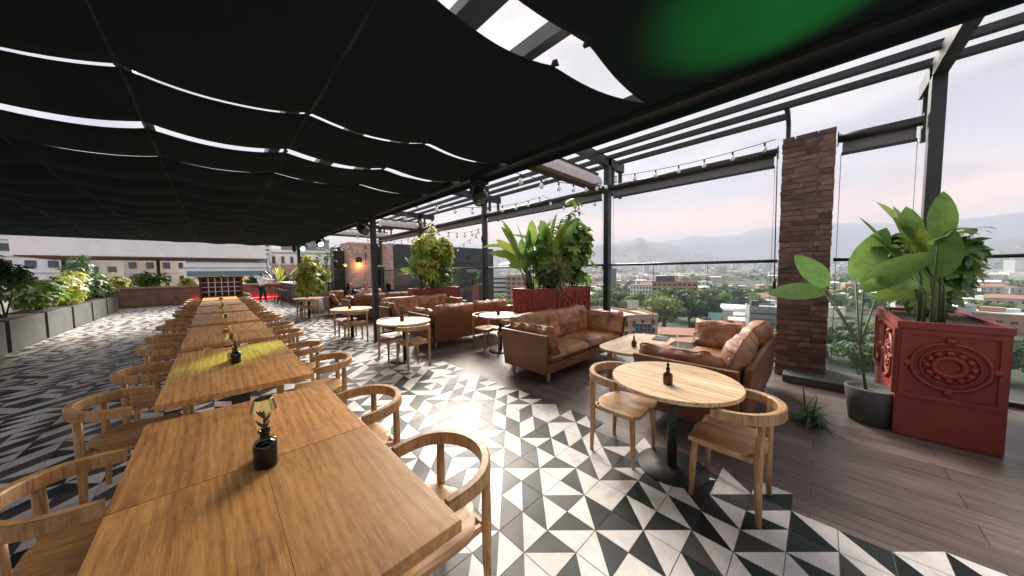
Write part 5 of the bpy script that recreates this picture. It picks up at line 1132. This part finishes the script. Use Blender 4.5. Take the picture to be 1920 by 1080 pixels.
# ---- trees
def tree_mesh(seed, rad, hgt, flat=.55, n=1500, ls=.9, lobes=9):
    rnd = random.Random(seed); lb, sb = MB(), MB()
    Lb = []
    for k in range(lobes):
        a = rnd.uniform(0, 6.28); q = rad*rnd.uniform(.15, .72); Lb.append((Vector((q*math.cos(a), q*math.sin(a), hgt*rnd.uniform(.42, .88))), rad*rnd.uniform(.30, .50)))
    for k in range(n):
        c, r = rnd.choice(Lb); d = rdir(rnd, -.55, 1); q = r*(rnd.random()**.25)*rnd.uniform(.85, 1.08); p = c+Vector((d.x*q, d.y*q, d.z*q*flat)); s = ls*rnd.uniform(.6, 1.3)
        nn = (d+rdir(rnd)*.8).normalized(); u = nn.orthogonal().normalized(); u = Matrix.Rotation(rnd.uniform(0, 6.28), 3, nn) @ u; v = nn.cross(u)
        lb._add([p+u*s, p+v*s*.6, p-u*s*.9+nn*s*.25, p-v*s*.6], [(0, 1, 2, 3)], False)
    sb.tube([(0, 0, -1), (.1*rad, 0, hgt*.3), (0, .05*rad, hgt*.6)], [rad*.07, rad*.055, rad*.03], 8)
    for c, r in Lb[:6]: sb.tube([(0, 0, hgt*.32), (c.x*.5, c.y*.5, hgt*.5), c], [rad*.035, rad*.025, rad*.012], 6)
    return lb, sb
TP = {}
def tree(label, az, d, rad, hgt, kind=0, grp='trees in the city below', rz=0, base=None):
    mt = ('leaf_tree', 'leaf_tree2', 'leaf_tree3')[kind % 3]; var = kind
    if var not in TP:
        lb, sb = tree_mesh(100+var, 10, 14, (.55, .5, .8, .7, .6, .75)[var % 6], (2600, 3600, 2200)[var % 3], (.75, .6, .85)[var % 3], 9+var % 3*2)
        TP[var] = (lb.mesh('crown', M[mt]), sb.mesh('trunk', M['bark']))
    x, y = pol(az, d); t = thing('city_tree', label, 'tree', (x, y, GZ if base is None else base), rz, grp); t.scale = (rad/10, rad/10, hgt/14)
    for nm, me in zip(('crown', 'trunk'), TP[var]): o = bpy.data.objects.new(nm, me); C.objects.link(o); o.parent = t
    return t
tree('big light green umbrella shaped tree in front of the brick office building', 18.9, 178, 17.5, 19, 1)
tree('light green spreading tree left of the big umbrella shaped tree', 21.6, 200, 13, 19, 4, rz=2)
tree('dark green tall tree right of the big umbrella shaped tree', 14.9, 190, 11, 21, 2, rz=1)
tree('dark green tree below the blank orange wall', 13.2, 200, 9.5, 18, 5, rz=3)
tree('dense dark tree behind the big umbrella shaped tree', 17.0, 232, 13, 22, 0, rz=4)
tree('bushy tree left of the lattice billboard', 25.8, 178, 11, 17, 3, rz=5)
rt = random.Random(21)
for k, (az, d, r_, h_) in enumerate([(11.9, 262, 9, 14), (10.9, 280, 10, 15), (8.8, 255, 8, 14), (6.9, 150, 6, 10), (4.9, 140, 7, 12), (9.9, 300, 12, 15), (12.8, 330, 13, 15), (7.0, 300, 11, 14), (24.5, 250, 12, 16), (27.0, 260, 13, 16), (29, 210, 11, 15), (31.5, 180, 11, 15), (35, 170, 11, 15), (48.0, 170, 12, 20), (46, 160, 10, 17), (43.5, 170, 11, 17), (50, 200, 12, 18), (40, 190, 12, 16), (37, 220, 13, 16), (2, 140, 9, 13), (-1, 160, 10, 14), (-4, 130, 9, 13), (-7, 170, 11, 14), (-10.5, 140, 10, 14), (-13, 165, 11, 14), (14, 110, 4, 7), (21.2, 98, 4, 8), (10.4, 152, 4, 7), (8.4, 175, 5, 8), (13.6, 172, 5, 9)]):
    tree(f'{("round", "leafy", "dark", "broad", "pale", "thick")[k % 6]} city tree about {d} metres off, {("right of the pillar" if az < 3 else "in the window view between the sofas" if az < 24 else "behind the nearer planter" if az < 40 else "left of the nearer planter")}', az, d, r_, h_, k % 6, rz=k*1.3)
# mid distance houses, each its own object (few pixels each, shared meshes)
def house_mesh(k):
    rnd = random.Random(k); b = MB(); w_, d_, h_ = rnd.uniform(12, 26), rnd.uniform(10, 16), rnd.uniform(5, 13)
    b.bx(-w_/2, w_/2, -d_/2, d_/2, 0, h_); b.mi = 1
    if k % 2: b._add([Vector(p) for p in ((-w_/2-.6, -d_/2-.6, h_), (w_/2+.6, -d_/2-.6, h_), (w_/2+.6, 0, h_+d_*.15), (-w_/2-.6, 0, h_+d_*.15), (-w_/2-.6, d_/2+.6, h_), (w_/2+.6, d_/2+.6, h_))], [(0, 1, 2, 3), (3, 2, 5, 4), (0, 3, 4), (1, 5, 2)])
    else: b.bx(-w_/2-.3, w_/2+.3, -d_/2-.3, d_/2+.3, h_, h_+.6); b.mi = 0; b.bx(-w_*.2, w_*.1, -d_*.2, d_*.2, h_+.6, h_+3)
    b.mi = 2
    for s in range(max(1, int(h_/3.2))):
        for c in range(int(w_/4)): b.bx(-w_/2+c*4+1, -w_/2+c*4+3, -d_/2-.1, -d_/2+.05, s*3.2+1.2, s*3.2+2.5)
    wl = ('white', 'cream', 'orange brick', 'pale grey')[k % 4]; rf = ('white metal', 'terracotta', 'concrete', 'terracotta', 'grey metal', 'white metal')[k % 6]
    return b.mesh('mid_house', [cm(wl, WALL[wl]), cm('roof_'+rf, ROOF[rf]), WIN])
HM = [house_mesh(k) for k in range(12)]; rh = random.Random(77)
for k in range(215):
    az = rh.uniform(-14, 56); d = 270*(1100/270)**rh.random()
    if k >= 170: az, d = rh.uniform(2.5, 17), rh.uniform(165, 262)
    if 13.5 < az < 24.5 and d < 340: d += 150
    x, y = pol(az, d); o = bpy.data.objects.new('distant_house', HM[k % 12]); C.objects.link(o); o.location = (x, y, ground(d, az)-.3); o.rotation_euler = (0, 0, R(az-90)+rh.uniform(-.5, .5)); sz_ = .55 if d < 262 else 1; o.scale = (sz_, sz_, sz_)
    tag(o, 'small low house of the hazy city in the valley', 'house', 'small houses of the hazy city')
def far_city():
    b = MB(); rnd = random.Random(9)
    for k in range(3600):
        az = rnd.uniform(-16, 57) if k % 5 else rnd.uniform(57, 106); d = 900*(4300/900)**rnd.random(); x, y = pol(az, d); z = ground(d, az)
        if noise.noise(Vector((x/420, y/420, 5))) < -.12: continue
        tall = rnd.random() < .03; w_ = rnd.uniform(10, 34); dp = rnd.uniform(10, 26); h_ = rnd.uniform(25, 60) if tall else rnd.uniform(5, 14)
        if tall: w_ = rnd.uniform(12, 20)
        rot = rotz(R(az-90)+rnd.uniform(-.6, .6)); b.mi = rnd.choice([0, 0, 0, 1, 1, 2, 3, 4, 4]) if not tall else rnd.choice([0, 1, 4])
        b.box((x, y, z+h_/2-1), (w_, dp, h_+2), rot)
    o = b.build('far_city', [cm('white', WALL['white']), cm('cream', WALL['cream']), cm('orange brick', WALL['orange brick']), cm('roof_terracotta', ROOF['terracotta']), cm('pale grey', WALL['pale grey'])]); o['kind'] = 'stuff'; o['label'] = 'hazy far city spread over the valley floor and lower slopes'; o['category'] = 'city'
far_city()
def woods():
    b = MB(); rnd = random.Random(14)
    for k in range(5200):
        az = rnd.uniform(-16, 106); d = 330*(4200/330)**(rnd.random()**.9); x, y = pol(az, d)
        if noise.noise(Vector((x/260, y/260, 9))) < .02: continue
        if 13.5 < az < 24.5 and d < 345: continue
        z = ground(d, az); s = rnd.uniform(4.5, 9); hh = rnd.uniform(6, 12); b.mi = rnd.randrange(3)
        for q in range(9):
            dd = rdir(rnd, -.2, 1); p = Vector((x, y, z+hh*.6))+Vector((dd.x*s*.7, dd.y*s*.7, dd.z*hh*.45)); nn = (dd+rdir(rnd)*.5).normalized(); u = nn.orthogonal().normalized(); v = nn.cross(u); e = s*rnd.uniform(.35, .6)
            b._add([p+u*e, p+v*e*.8, p-u*e, p-v*e*.8], [(0, 1, 2, 3)])
    o = b.build('far_woods', [M['leaf_tree'], M['leaf_tree3'], M['leaf_tree2']]); o['kind'] = 'stuff'; o['label'] = 'hazy far woods between the houses of the valley'; o['category'] = 'woods'
woods()
# ---- the air
hz = MB(); hz.bx(-9800, 9800, -9800, 9800, GZ-1.5, 840)
hm = bpy.data.materials.new('haze'); hm.use_nodes = True; nt = hm.node_tree; nt.nodes.clear()
o_ = N(nt, 'ShaderNodeOutputMaterial'); pv = N(nt, 'ShaderNodeVolumePrincipled'); pv.inputs['Color'].default_value = (.43, .485, .60, 1); pv.inputs['Density'].default_value = 2.4e-4; pv.inputs['Anisotropy'].default_value = 0
nt.links.new(pv.outputs[0], o_.inputs['Volume'])
ho = hz.build('haze', hm); ho['kind'] = 'stuff'; ho['label'] = 'pale blue haze filling the valley air'; ho['category'] = 'haze'
